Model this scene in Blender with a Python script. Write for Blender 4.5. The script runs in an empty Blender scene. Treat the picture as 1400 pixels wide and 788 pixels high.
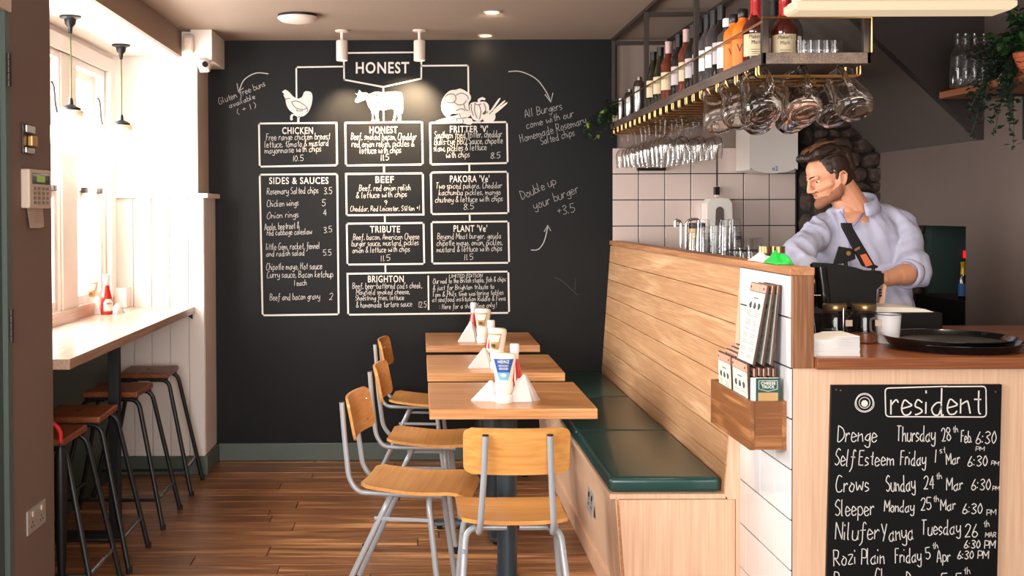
import bpy, bmesh, math, random
from mathutils import Vector, Matrix, noise
from mathutils.geometry import tessellate_polygon
PI = math.pi
R = math.radians
random.seed(7)
SC = bpy.context.scene
COL = SC.collection

# ------------------------------------------------------------------ camera, world, lights
F, CU, CV, PITCH, ROLL = 1525.0, 573.0, 316.6, R(1.0), R(0.2)
EYE = Vector((0, 0, 1.42))
cd = bpy.data.cameras.new('camera')
cam = bpy.data.objects.new('camera', cd)
COL.objects.link(cam)
cd.sensor_width = 36
cd.lens = F / 1400 * 36
cd.shift_x = (700 - CU) / 1400
cd.shift_y = -(394 - CV) / 1400
cd.clip_start = 0.05
cam.matrix_world = Matrix.Translation(EYE) @ Matrix.Rotation(PI / 2 - PITCH, 4, 'X') @ Matrix.Rotation(-ROLL, 4, 'Z')
SC.camera = cam
CM = cam.matrix_world.to_3x3()


def at(u, v, Y=None, X=None, Z=None):
    """the point of the room seen at (u, v) on a plane of constant Y, X or Z"""
    d = CM @ Vector(((u - CU) / F, -(v - CV) / F, -1))
    if Y is not None:
        k = Y / d.y
    elif X is not None:
        k = X / d.x
    else:
        k = (Z - EYE.z) / d.z
    return EYE + d * k


SC.view_settings.view_transform = 'Standard'
SC.view_settings.look = 'None'
SC.view_settings.gamma = 1
SC.view_settings.use_curve_mapping = False
SC.view_settings.exposure = 0.0
w = bpy.data.worlds.new('world')
SC.world = w
w.use_nodes = True
w.node_tree.nodes['Background'].inputs[0].default_value = (0.93, 0.97, 1.0, 1)
w.node_tree.nodes['Background'].inputs[1].default_value = 5.0
SC.cycles.max_bounces = 10
SC.cycles.transparent_max_bounces = 24
SC.cycles.transmission_bounces = 10
SC.cycles.caustics_reflective = False
SC.cycles.caustics_refractive = False
SC.cycles.sample_clamp_indirect = 6


def light(name, kind, loc, energy, color, target=None, size=1.0, sy=None, parent=None, spot=None, blend=.6, spread=None):
    l = bpy.data.lights.new(name, kind)
    l.energy = energy
    l.color = color
    if kind == 'AREA':
        l.size = size
        if sy:
            l.shape = 'RECTANGLE'
            l.size_y = sy
        if spread:
            l.spread = spread
    elif kind == 'SUN':
        l.angle = size
    else:
        l.shadow_soft_size = size
    if spot:
        l.spot_size = spot
        l.spot_blend = blend
    o = bpy.data.objects.new(name, l)
    COL.objects.link(o)
    o.location = loc
    if target is not None:
        d = Vector(target) - Vector(loc)
        o.rotation_euler = d.to_track_quat('-Z', 'Y').to_euler()
    if parent:
        o.parent = parent
    return o


# daylight through the shopfront behind the camera and the bay window
light('daylight_shopfront', 'AREA', (-0.1, -1.75, 1.75), 205, (1.0, .93, .86), (0.1, 6, 0.9), 3.0, 1.9)
light('side_fill', 'AREA', (-1.95, 1.7, 1.65), 95, (1.0, .965, .92), (0.9, 3.9, 0.6), 2.6, 1.5)  # added fill from the left, through an invented window out of view
light('daylight_bay', 'AREA', (-1.98, 4.95, 1.62), 240, (1.0, .98, .96), (0.4, 5.0, 0.7), 2.3, 1.3)

# ------------------------------------------------------------------ materials
def base(name):
    m = bpy.data.materials.new(name)
    m.use_nodes = True
    return m, m.node_tree.nodes, m.node_tree.links, m.node_tree.nodes['Principled BSDF']


def sr(c):
    """sRGB 0-255 to linear"""
    return tuple(((x / 255) / 12.92 if x / 255 <= .04045 else ((x / 255 + .055) / 1.055) ** 2.4) for x in c) + (1,)


def plain(name, c, rough=.5, metal=0, coat=0, emit=None, es=0, var=0, bump=0, bscale=60, spec=None):
    m, n, l, b = base(name)
    b.inputs['Base Color'].default_value = sr(c)
    b.inputs['Roughness'].default_value = rough
    b.inputs['Metallic'].default_value = metal
    b.inputs['Coat Weight'].default_value = coat
    if spec is not None:
        b.inputs['Specular IOR Level'].default_value = spec
    if emit:
        b.inputs['Emission Color'].default_value = sr(emit)
        b.inputs['Emission Strength'].default_value = es
    if var or bump:
        tc = n.new('ShaderNodeTexCoord')
        nz = n.new('ShaderNodeTexNoise')
        nz.inputs['Scale'].default_value = bscale
        nz.inputs['Detail'].default_value = 5
        l.new(tc.outputs['Object'], nz.inputs['Vector'])
        if var:
            nl = n.new('ShaderNodeTexNoise')
            nl.inputs['Scale'].default_value = 2.5
            nl.inputs['Detail'].default_value = 6
            l.new(tc.outputs['Object'], nl.inputs['Vector'])
            hs = n.new('ShaderNodeHueSaturation')
            hs.inputs['Color'].default_value = sr(c)
            mr = n.new('ShaderNodeMapRange')
            mr.inputs[1].default_value = .3
            mr.inputs[2].default_value = .7
            mr.inputs[3].default_value = 1 - var
            mr.inputs[4].default_value = 1 + var
            l.new(nl.outputs['Fac'], mr.inputs[0])
            l.new(mr.outputs[0], hs.inputs['Value'])
            l.new(hs.outputs[0], b.inputs['Base Color'])
        if bump:
            bp = n.new('ShaderNodeBump')
            bp.inputs['Strength'].default_value = bump
            bp.inputs['Distance'].default_value = .002
            l.new(nz.outputs['Fac'], bp.inputs['Height'])
            l.new(bp.outputs[0], b.inputs['Normal'])
    return m


def wood(name, dark, light_, axis='X', rough=.4, scale=1.0, rand=.12, coat=0, knots=True, contrast=1.0):
    """long grained wood; every object gets its own piece of the grain"""
    m, n, l, b = base(name)
    tc = n.new('ShaderNodeTexCoord')
    oi = n.new('ShaderNodeObjectInfo')
    ml = n.new('ShaderNodeMath'); ml.operation = 'MULTIPLY'; ml.inputs[1].default_value = 37.0
    l.new(oi.outputs['Random'], ml.inputs[0])
    ad = n.new('ShaderNodeVectorMath'); ad.operation = 'ADD'
    l.new(tc.outputs['Object'], ad.inputs[0])
    l.new(ml.outputs[0], ad.inputs[1])
    mp = n.new('ShaderNodeMapping')
    s = [14.0 * scale] * 3
    s['XYZ'.index(axis)] = 1.1 * scale
    mp.inputs['Scale'].default_value = s
    l.new(ad.outputs[0], mp.inputs['Vector'])
    n1 = n.new('ShaderNodeTexNoise')
    n1.inputs['Scale'].default_value = 1.0
    n1.inputs['Detail'].default_value = 3
    n1.inputs['Distortion'].default_value = .9
    l.new(mp.outputs[0], n1.inputs['Vector'])
    mm = n.new('ShaderNodeMath'); mm.operation = 'MULTIPLY'; mm.inputs[1].default_value = 9.0
    l.new(n1.outputs['Fac'], mm.inputs[0])
    sn = n.new('ShaderNodeMath'); sn.operation = 'SINE'
    l.new(mm.outputs[0], sn.inputs[0])
    mp2 = n.new('ShaderNodeMapping')
    s2 = [170.0 * scale] * 3
    s2['XYZ'.index(axis)] = 5.0 * scale
    mp2.inputs['Scale'].default_value = s2
    l.new(ad.outputs[0], mp2.inputs['Vector'])
    n2 = n.new('ShaderNodeTexNoise')
    n2.inputs['Scale'].default_value = 1.0
    n2.inputs['Detail'].default_value = 4
    l.new(mp2.outputs[0], n2.inputs['Vector'])
    a1 = n.new('ShaderNodeMath'); a1.operation = 'MULTIPLY_ADD'
    l.new(sn.outputs[0], a1.inputs[0]); a1.inputs[1].default_value = .22 * contrast; a1.inputs[2].default_value = .0
    a2 = n.new('ShaderNodeMath'); a2.operation = 'ADD'
    l.new(a1.outputs[0], a2.inputs[0]); l.new(n2.outputs['Fac'], a2.inputs[1])
    rp = n.new('ShaderNodeValToRGB')
    rp.color_ramp.elements[0].position = .22
    rp.color_ramp.elements[0].color = sr(dark)
    rp.color_ramp.elements[1].position = .72
    rp.color_ramp.elements[1].color = sr(light_)
    l.new(a2.outputs[0], rp.inputs[0])
    hs = n.new('ShaderNodeHueSaturation')
    mr = n.new('ShaderNodeMapRange')
    mr.inputs[3].default_value = 1 - rand
    mr.inputs[4].default_value = 1 + rand
    l.new(oi.outputs['Random'], mr.inputs[0])
    l.new(mr.outputs[0], hs.inputs['Value'])
    l.new(rp.outputs[0], hs.inputs['Color'])
    l.new(hs.outputs[0], b.inputs['Base Color'])
    b.inputs['Roughness'].default_value = rough
    b.inputs['Coat Weight'].default_value = coat
    b.inputs['Coat Roughness'].default_value = .2
    bp = n.new('ShaderNodeBump')
    bp.inputs['Strength'].default_value = .25
    bp.inputs['Distance'].default_value = .001
    l.new(a2.outputs[0], bp.inputs['Height'])
    l.new(bp.outputs[0], b.inputs['Normal'])
    return m


def thin_glass(name, tint=(1, 1, 1, 1), ior=1.45, rough=.02):
    m = bpy.data.materials.new(name)
    m.use_nodes = True
    n, l = m.node_tree.nodes, m.node_tree.links
    n.clear()
    o = n.new('ShaderNodeOutputMaterial')
    t = n.new('ShaderNodeBsdfTransparent')
    t.inputs[0].default_value = tint
    g = n.new('ShaderNodeBsdfGlossy')
    g.inputs['Roughness'].default_value = rough
    lw = n.new('ShaderNodeLayerWeight')
    lw.inputs[0].default_value = .5
    pw = n.new('ShaderNodeMath'); pw.operation = 'POWER'; pw.inputs[1].default_value = 3.2
    l.new(lw.outputs['Facing'], pw.inputs[0])
    f = n.new('ShaderNodeMath'); f.operation = 'MULTIPLY_ADD'; f.inputs[1].default_value = (ior - 1) * 1.5; f.inputs[2].default_value = .045
    l.new(pw.outputs[0], f.inputs[0])
    mx = n.new('ShaderNodeMixShader')
    l.new(f.outputs[0], mx.inputs[0])
    l.new(t.outputs[0], mx.inputs[1])
    l.new(g.outputs[0], mx.inputs[2])
    l.new(mx.outputs[0], o.inputs[0])
    return m


def real_glass(name, c=(255, 255, 255), rough=.02, ior=1.45):
    m, n, l, b = base(name)
    b.inputs['Base Color'].default_value = sr(c)
    b.inputs['Roughness'].default_value = rough
    b.inputs['Transmission Weight'].default_value = 1
    b.inputs['IOR'].default_value = ior
    return m


M = {}
M['ceiling'] = plain('ceiling_paint', (160, 140, 124), .8, var=.02, bump=.1)
M['wall_white'] = plain('white_paint', (236, 226, 218), .6, var=.015)
M['panel_white'] = plain('panel_white_paint', (240, 231, 224), .45)
M['pier'] = plain('taupe_paint', (122, 101, 91), .7, var=.03)
M['beam'] = plain('beam_taupe_paint', (150, 126, 110), .7)
M['black_wall'] = plain('chalkboard_paint', (13, 12, 13), .5, var=.12, bump=.12, bscale=30, spec=.21)
M['green_trim'] = plain('grey_green_paint', (86, 98, 90), .45)
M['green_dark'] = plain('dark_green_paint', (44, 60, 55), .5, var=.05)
M['green_door'] = plain('green_door_paint', (58, 72, 70), .4)
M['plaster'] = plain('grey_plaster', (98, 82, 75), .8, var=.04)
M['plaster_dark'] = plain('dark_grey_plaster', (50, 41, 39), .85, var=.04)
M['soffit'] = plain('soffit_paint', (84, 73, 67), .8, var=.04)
M['chalk'] = plain('chalk_paint_white', (226, 218, 210), .8)
M['chalk_thin'] = plain('chalk_pen', (214, 208, 202), .8)
M['chalk_grey'] = plain('chalk_grey', (178, 174, 172), .9)
M['chalk_faint'] = plain('chalk_faint', (62, 64, 68), .9)
M['ink'] = plain('drawn_line_black', (46, 38, 36), .8)
M['floor'] = wood('floor_wood', (120, 76, 46), (220, 162, 108), 'X', .36, .8, .20, coat=.12, contrast=1.3)
M['subfloor'] = plain('subfloor_dark', (44, 26, 16), .8)
M['ply'] = wood('beech_ply', (214, 170, 138), (236, 198, 166), 'Z', .45, .7, .03, contrast=.5)
M['oak_board'] = wood('oak_boards', (192, 142, 100), (230, 186, 142), 'Y', .4, .9, .05, contrast=1.0)
M['oak_edge'] = wood('oak_edge', (170, 112, 70), (212, 156, 110), 'Y', .4, .9, .05)
M['oak_post'] = wood('oak_post', (122, 76, 44), (186, 128, 82), 'Z', .45, .9, .04, contrast=1.4)
M['worktop'] = wood('walnut_worktop', (126, 70, 40), (176, 108, 66), 'X', .32, .9, .04, coat=.3)
M['table'] = wood('oak_tabletop', (190, 128, 76), (236, 178, 118), 'X', .3, .8, .07, coat=.25, contrast=1.2)
M['box_wood'] = wood('menu_box_oak', (128, 78, 40), (184, 124, 74), 'Y', .4, 1.1, .04, contrast=1.5)
M['box_wood_x'] = wood('menu_box_oak_front', (128, 78, 40), (184, 124, 74), 'X', .4, 1.1, .04, contrast=1.5)
M['seat_ply'] = wood('chair_plywood', (206, 138, 70), (232, 172, 100), 'X', .28, .5, .04, coat=.4, contrast=.5)
M['stool_wood'] = wood('stool_seat_wood', (124, 66, 36), (176, 104, 62), 'Y', .4, .9, .10, contrast=1.2)
M['counter'] = wood('window_counter_wood', (172, 138, 116), (204, 172, 150), 'Y', .25, .6, .02, coat=.3, contrast=.5)
M['shelf_wood'] = wood('dark_shelf_wood', (62, 48, 42), (104, 86, 76), 'Y', .6, 1, .05)
M['shelf_oak'] = wood('wall_shelf_wood', (128, 74, 42), (176, 112, 70), 'Y', .5, .9, .05)
M['leather'] = plain('green_vinyl', (24, 66, 62), .30, coat=.25, bump=.06, bscale=180)
M['steel_grey'] = plain('grey_tube_paint', (164, 166, 170), .32, .15)
M['black_metal'] = plain('black_metal', (22, 23, 25), .42, .1)
M['anthracite'] = plain('anthracite_column', (48, 58, 66), .38, .1)
M['raw_metal'] = plain('dark_raw_steel', (70, 60, 56), .45, .7)
M['brass'] = plain('brass_wire', (206, 158, 98), .28, .95)
M['chrome'] = plain('chrome', (225, 221, 217), .2, 1)
M['bar_steel'] = plain('bar_ware_steel', (150, 146, 143), .28, 1)
M['socket_steel'] = plain('brushed_socket_plate', (176, 170, 164), .4, .3)
M['plaster_bar'] = plain('bar_plaster', (146, 126, 116), .8, var=.03)
M['foot_rest'] = plain('worn_steel', (170, 168, 172), .25, .9)
M['rubber'] = plain('black_rubber', (18, 18, 18), .8)
M['black_plastic'] = plain('black_plastic', (12, 11, 11), .45, spec=.3)
M['black_gloss'] = plain('black_gloss', (12, 13, 16), .15, coat=.6)
M['white_plastic'] = plain('white_plastic', (236, 226, 218), .35)
M['cream_plastic'] = plain('cream_plastic', (218, 196, 178), .45)
M['key_grey'] = plain('keypad_key', (150, 132, 120), .5)
M['lcd'] = plain('keypad_display', (120, 150, 60), .3, emit=(140, 175, 60), es=.35)
M['paper'] = plain('paper', (240, 232, 222), .8)
M['note_paper'] = plain('note_paper', (196, 176, 160), .8)
M['napkin'] = plain('white_napkin', (222, 218, 214), .85)
M['menu_paper'] = plain('menu_paper', (206, 208, 192), .8)
M['print_dark'] = plain('print_dark', (60, 66, 68), .8)
M['menu_green'] = plain('menu_green', (22, 74, 62), .5)
M['clip_wood'] = wood('clipboard_wood', (196, 150, 126), (222, 180, 158), 'Z', .5, 1, .05)
M['clip_edge'] = wood('clipboard_edge', (66, 38, 28), (104, 64, 48), 'Z', .5, 1, .05)
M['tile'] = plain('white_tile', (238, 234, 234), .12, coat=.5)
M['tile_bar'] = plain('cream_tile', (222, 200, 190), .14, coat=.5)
M['grout'] = plain('dark_grout', (44, 42, 44), .9)
M['mayo'] = plain('mayo_bottle', (242, 232, 212), .3, coat=.3)
M['mayo_cap'] = plain('mayo_cap', (244, 240, 236), .35)
M['label_white'] = plain('label_white', (238, 232, 226), .6)
M['label_blue'] = plain('label_blue', (36, 84, 160), .5)
M['label_sky'] = plain('label_sky', (118, 186, 220), .5)
M['label_gold'] = plain('label_gold', (188, 150, 96), .5)
M['ketchup'] = plain('ketchup_red', (190, 34, 16), .18, coat=.7)
M['cap_white'] = plain('white_cap', (240, 236, 232), .35)
M['wine_dark'] = plain('dark_wine_glass', (20, 16, 16), .1, coat=.8)
M['wine_green'] = plain('dark_green_glass', (22, 27, 14), .1, coat=.8)
M['wine_rose'] = plain('rose_wine', (96, 38, 24), .1, coat=.8)
M['whisky'] = plain('whisky_amber', (74, 22, 12), .08, coat=.9)
M['red_wax'] = plain('red_wax', (176, 18, 20), .25, coat=.5)
M['gin_clear'] = plain('clear_spirit', (62, 58, 58), .08, coat=.8)
M['foil_pink'] = plain('foil_pink', (196, 160, 156), .4, .2)
M['foil_black'] = plain('foil_black', (24, 22, 24), .35)
M['label_orange'] = plain('label_orange', (244, 118, 26), .5)
M['label_cream'] = plain('label_cream', (206, 184, 148), .6)
M['label_pale'] = plain('label_pale', (186, 172, 174), .6)
M['label_rose'] = plain('label_rose', (190, 128, 132), .6)
M['glass'] = thin_glass('drinking_glass', (.93, .93, .93, 1), 1.5, .03)
M['wine_clear'] = thin_glass('wine_glass_clear', (.985, .98, .975, 1), 1.75, .06)
M['pane'] = thin_glass('window_pane', (.97, .98, .98, 1), 1.3, .01)
M['jug_glass'] = real_glass('thick_jug_glass', (244, 240, 236), .03, 1.42)
M['jar_glass'] = thin_glass('jar_glass', (.8, .78, .76, 1), 1.5, .04)
M['lid_gold'] = plain('jar_lid_gold', (150, 122, 84), .3, .8)
M['enamel'] = plain('white_enamel', (226, 222, 226), .25, coat=.4)
M['navy'] = plain('navy_rim', (34, 38, 62), .3)
M['terracotta'] = plain('terracotta', (188, 92, 54), .7)
M['leaf'] = plain('leaf_green', (44, 84, 34), .5, var=.2)
M['leaf_light'] = plain('leaf_pale_green', (120, 146, 62), .5, var=.2)
M['leaf_dark'] = plain('leaf_dark_green', (20, 40, 22), .55, var=.2)
M['stone'] = plain('rubble_stone', (66, 48, 40), .85, var=.35, bump=.8, bscale=22)
M['mortar'] = plain('old_mortar', (30, 22, 19), .95, var=.3, bump=.8, bscale=30)
M['opal'] = plain('opal_glass', (255, 246, 234), .25, emit=(255, 240, 220), es=7.0)
M['opal_rim'] = plain('opal_glass_rim', (232, 204, 176), .3)
M['cord_green'] = plain('green_fabric_cord', (88, 100, 52), .8)
M['lamp_white'] = plain('spot_white', (232, 216, 204), .4)
M['led_on'] = plain('lamp_diffuser', (150, 138, 120), .4, emit=(255, 226, 184), es=.62)
M['spot_on'] = plain('downlight_lit', (255, 240, 214), .4, emit=(255, 214, 160), es=6)
M['red_led'] = plain('red_indicator', (220, 20, 24), .4, emit=(230, 20, 30), es=1.5)
M['green_cloth'] = plain('green_cloth', (24, 176, 66), .5)
M['white_cloth'] = plain('white_cloth', (232, 228, 230), .9)
M['skin'] = plain('skin', (214, 150, 116), .5, var=.03)
M['shirt'] = plain('pale_blue_shirt', (182, 182, 204), .85, var=.03, bump=.15, bscale=300)
M['shirt_in'] = plain('shirt_collar_inside', (150, 146, 190), .85)
M['hair'] = plain('brown_hair', (44, 27, 18), .5, var=.4)
M['hair_tip'] = plain('lighter_brown_hair', (122, 80, 50), .5)
M['beard'] = plain('brown_beard', (138, 88, 62), .8, var=.3)
M['lips'] = plain('lips', (176, 96, 84), .5)
M['eye_white'] = plain('eye_white', (226, 216, 210), .3)
M['iris'] = plain('eye_brown', (50, 32, 24), .2)
M['trousers'] = plain('dark_trousers', (34, 34, 40), .9)
M['red_plastic'] = plain('red_plastic', (190, 22, 26), .35)
M['blue_label'] = plain('blue_bottle_label', (30, 86, 140), .5)
M['yellow_foil'] = plain('yellow_foil', (206, 158, 34), .4, .3)
M['yellow'] = plain('yellow_handle', (214, 158, 30), .5)
M['tray_top'] = plain('tray_surface', (64, 60, 52), .3, coat=.3)


# ------------------------------------------------------------------ mesh builder
class MB:
    def __init__(s):
        s.v, s.f = [], []

    def add(s, vs, fs, m=None):
        o = len(s.v)
        s.v += [tuple(m @ Vector(p)) if m is not None else tuple(p) for p in vs]
        s.f += [tuple(i + o for i in f) for f in fs]
        return s

    def box(s, x0, x1, y0, y1, z0, z1, m=None):
        vs = [(x, y, z) for x in (x0, x1) for y in (y0, y1) for z in (z0, z1)]
        return s.add(vs, [(0, 1, 3, 2), (4, 6, 7, 5), (0, 4, 5, 1), (2, 3, 7, 6), (0, 2, 6, 4), (1, 5, 7, 3)], m)

    def tube(s, pts, r, n=10, m=None, cap=True):
        pts = [Vector(p) for p in pts]
        rs = r if isinstance(r, (list, tuple)) else [r] * len(pts)
        t0 = (pts[1] - pts[0]).normalized()
        a = Vector((0, 0, 1)) if abs(t0.z) < .9 else Vector((1, 0, 0))
        u = t0.cross(a).normalized()
        vs = []
        for i, p in enumerate(pts):
            if i == 0: t = t0
            elif i == len(pts) - 1: t = (pts[i] - pts[i - 1]).normalized()
            else: t = ((pts[i + 1] - p).normalized() + (p - pts[i - 1]).normalized()).normalized()
            u = (u - t * u.dot(t)).normalized()
            w_ = t.cross(u)
            for k in range(n):
                an = 2 * PI * k / n
                vs.append(p + (u * math.cos(an) + w_ * math.sin(an)) * rs[i])
        fs = []
        for i in range(len(pts) - 1):
            for k in range(n):
                a_, b_ = i * n + k, i * n + (k + 1) % n
                fs.append((a_, b_, b_ + n, a_ + n))
        if cap:
            fs.append(tuple(reversed(range(n))))
            fs.append(tuple(range((len(pts) - 1) * n, len(pts) * n)))
        return s.add(vs, fs, m)

    def lathe(s, prof, n=24, m=None, c=(0, 0, 0), sx=1, sy=1):
        vs, fs = [], []
        for (r, z) in prof:
            for k in range(n):
                an = 2 * PI * k / n
                vs.append((c[0] + r * math.cos(an) * sx, c[1] + r * math.sin(an) * sy, c[2] + z))
        for i in range(len(prof) - 1):
            for k in range(n):
                a_, b_ = i * n + k, i * n + (k + 1) % n
                fs.append((a_, b_, b_ + n, a_ + n))
        if prof[0][0] > 1e-5: fs.append(tuple(reversed(range(n))))
        if prof[-1][0] > 1e-5: fs.append(tuple(range((len(prof) - 1) * n, len(prof) * n)))
        return s.add(vs, fs, m)

    def poly(s, pts, off):
        """flat polygon (3D points) thickened by vector off"""
        pts = [Vector(p) for p in pts]
        off = Vector(off)
        n = len(pts)
        tri = tessellate_polygon([pts])
        vs = [p for p in pts] + [p + off for p in pts]
        fs = [tuple(t) for t in tri] + [tuple(i + n for i in reversed(t)) for t in tri]
        fs += [(i, (i + 1) % n, (i + 1) % n + n, i + n) for i in range(n)]
        return s.add(vs, fs)

    def build(s, name, mat_, parent=None, smooth=False, bevel=0, fixn=True, world=True, kind=None, seg=2, label=None):
        me = bpy.data.meshes.new(name)
        off = Vector((0, 0, 0))
        if parent is not None and world:
            q = parent
            while q is not None:
                off += q.location
                q = q.parent
        elif parent is None and world and s.v:
            xs, ys, zs = zip(*s.v)
            off = Vector(((min(xs) + max(xs)) / 2, (min(ys) + max(ys)) / 2, min(zs)))
        me.from_pydata([tuple(Vector(p) - off) for p in s.v], [], s.f)
        if fixn:
            b = bmesh.new(); b.from_mesh(me)
            bmesh.ops.remove_doubles(b, verts=b.verts, dist=1e-6)
            bmesh.ops.recalc_face_normals(b, faces=b.faces)
            b.to_mesh(me); b.free()
        me.materials.append(M[mat_] if isinstance(mat_, str) else mat_)
        o = bpy.data.objects.new(name, me)
        COL.objects.link(o)
        if parent is not None: o.parent = parent
        else: o.location = off
        if smooth:
            for p in me.polygons: p.use_smooth = True
            if smooth != 'all': me.set_sharp_from_angle(angle=R(40))
        if bevel:
            bv = o.modifiers.new('bevel', 'BEVEL')
            bv.width = bevel; bv.segments = seg; bv.limit_method = 'ANGLE'; bv.angle_limit = R(35)
        if kind: o['kind'] = kind
        if label: o['label'] = label
        return o


def bx(name, mat_, x0, x1, y0, y1, z0, z1, parent=None, bevel=0, kind=None, label=None):
    return MB().box(min(x0, x1), max(x0, x1), min(y0, y1), max(y0, y1), min(z0, z1), max(z0, z1)).build(name, mat_, parent, bevel=bevel, kind=kind, label=label)


def tag(o, label, cat, group=None, kind=None):
    o['label'] = label
    o['category'] = cat
    if group: o['group'] = group
    if kind: o['kind'] = kind
    return o


def thing(name, label, cat, loc=(0, 0, 0), group=None, rz=0):
    o = bpy.data.objects.new(name, None)
    o.empty_display_size = .05
    COL.objects.link(o)
    o.location = loc
    o.rotation_euler = (0, 0, rz)
    return tag(o, label, cat, group)


def sthing(name, loc=(0, 0, 0)):
    o = bpy.data.objects.new(name, None)
    COL.objects.link(o)
    o.location = loc
    o['kind'] = 'structure'
    return o


def kids(o):
    return [c for c in bpy.data.objects if c.parent == o]


def dup(o, loc=None, rz=None, label=None, rot=None, parent=None):
    c = o.copy()
    COL.objects.link(c)
    if parent is not None: c.parent = parent
    if loc is not None: c.location = loc
    if rz is not None: c.rotation_euler = (0, 0, rz)
    if rot is not None: c.rotation_euler = rot
    if label: c['label'] = label
    for ch in kids(o): dup(ch, parent=c)
    return c


def arc(c, a0, a1, r, n, ax1, ax2):
    c, ax1, ax2 = Vector(c), Vector(ax1), Vector(ax2)
    return [c + ax1 * r * math.cos(a0 + (a1 - a0) * i / n) + ax2 * r * math.sin(a0 + (a1 - a0) * i / n) for i in range(n + 1)]


def fillet(pts, r, n=4):
    """polyline with rounded corners"""
    pts = [Vector(p) for p in pts]
    out = [pts[0]]
    for i in range(1, len(pts) - 1):
        p, a, b = pts[i], pts[i - 1], pts[i + 1]
        da, db = (a - p), (b - p)
        rr = min(r, da.length * .45, db.length * .45)
        s, e = p + da.normalized() * rr, p + db.normalized() * rr
        for k in range(n + 1):
            t = k / n
            out.append(s * (1 - t) ** 2 + p * 2 * t * (1 - t) + e * t * t)
    out.append(pts[-1])
    return out


# ------------------------------------------------------------------ hand lettering
G = {
 'a': '5 47 27 05 13 33 46|48 44 53', 'b': '4 0c 03|07 28 46 44 23 04', 'c': '4 47 28 05 13 33 44', 'd': '5 47 27 05 13 33 46|4c 43 53',
 'e': '4 05 46 37 18 05 13 33 44', 'f': '4 4b 3c 2b 23 11 00|08 48', 'g': '4 47 27 05 14 34 47|48 41 20 01', 'h': '4 0c 03|06 28 37 43',
 'i': '1 07 03|0a 0b', 'j': '2 18 11 00|1a 1b', 'k': '4 0c 03|37 05 43', 'l': '2 0c 04 13', 'm': '6 08 03|06 27 33|36 57 63', 'n': '4 08 03|06 27 37 43',
 'o': '4 27 05 13 33 46 37 18', 'p': '4 08 00|07 28 46 44 23 04', 'q': '5 47 28 05 23 45|48 40 51', 'r': '3 08 03|06 28 37', 's': '3 37 18 06 25 34 13 03',
 't': '3 2b 24 33|08 38', 'u': '4 08 04 13 33 46|48 43', 'v': '4 08 23 48', 'w': '6 08 13 36 53 68', 'x': '4 08 43|48 03', 'y': '4 08 05 24 46|48 41 20 01', 'z': '4 08 48 03 43',
 'A': '5 03 2c 53|16 46', 'B': '5 0c 03|0c 4b 37 08|08 37 55 23 03', 'C': '5 5b 2c 07 13 43 54', 'D': '5 0c 03|0c 4a 56 23 03', 'E': '4 4c 0c|0c 03|03 43|08 38',
 'F': '4 4c 0c|0c 03|08 38', 'G': '6 5b 2c 07 13 43 57 37', 'H': '5 0c 03|4c 43|08 48', 'I': '1 0c 03', 'J': '4 4c 44 23 04', 'K': '4 0c 03|4c 08 43', 'L': '4 0c 03|03 43',
 'M': '6 03 0c|0c 36|36 6c|6c 63', 'N': '5 03 0c|0c 53|53 5c', 'O': '6 3c 07 13 43 67 5b 3c', 'P': '4 03 0c|0c 4b 47 07', 'Q': '6 3c 07 13 43 67 5b 3c|45 72', 'R': '5 0c 03|0c 4b 37 08|08 53',
 'S': '4 4b 2c 09 37 45 23 04', 'T': '5 0c 5c|2c 23', 'U': '5 0c 05 23 55 5c', 'V': '5 0c 23|23 4c', 'W': '7 0c 13|13 39|39 53|53 7c', 'X': '5 0c 53|5c 03', 'Y': '5 0c 27|5c 13', 'Z': '5 0c 5c|5c 03|03 53',
 '0': '4 2c 07 23 47 2c', '1': '1 1c 13', '2': '4 0a 2c 4a 25 03|03 43', '3': '4 0b 2c 4a 18|18 45 23 04', '4': '4 3c 06|06 46|3a 33', '5': '4 4c 0c|0c 08|08 38 45 23 04', '6': '4 3c 05 23 45 27 05',
 '7': '4 0c 4c|4c 13', '8': '4 28 0a 2c 4a 28 05 23 45 28', '9': '4 49 2b 09 27 49 33', '.': '1 03 04', ',': '1 14 02', '&': '5 53 1a 3c 3a 05 23 56', '+': '4 26 2a|08 48', '(': '2 2c 07 22', ')': '2 0c 27 02',
 ':': '1 04 05|08 09', '-': '3 07 37', "'": '1 0c 0a', '!': '1 0c 06|03 04', 'o2': '4 0c 4c',
}


def crom(p, k=4):
    if len(p) < 3: return p
    q = [p[0]] + p + [p[-1]]
    out = []
    for i in range(1, len(q) - 2):
        for j in range(k):
            t = j / k
            a, b, c, d = q[i - 1], q[i], q[i + 1], q[i + 2]
            out.append(.5 * ((2 * b) + (c - a) * t + (2 * a - 5 * b + 4 * c - d) * t * t + (3 * b - a - 3 * c + d) * t ** 3))
    out.append(p[-1])
    return out


def ribbon(mb, pts, wd, nrm=(0, -1, 0)):
    pts = [Vector(p) for p in pts]
    nrm = Vector(nrm)
    vs = []
    for i, p in enumerate(pts):
        t = (pts[min(i + 1, len(pts) - 1)] - pts[max(i - 1, 0)])
        t = t.normalized() if t.length > 1e-9 else Vector((1, 0, 0))
        s_ = t.cross(nrm).normalized() * wd / 2
        vs += [p + s_, p - s_]
    mb.add(vs, [(2 * i, 2 * i + 1, 2 * i + 3, 2 * i + 2) for i in range(len(pts) - 1)])


rl = random.Random(3)


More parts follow.
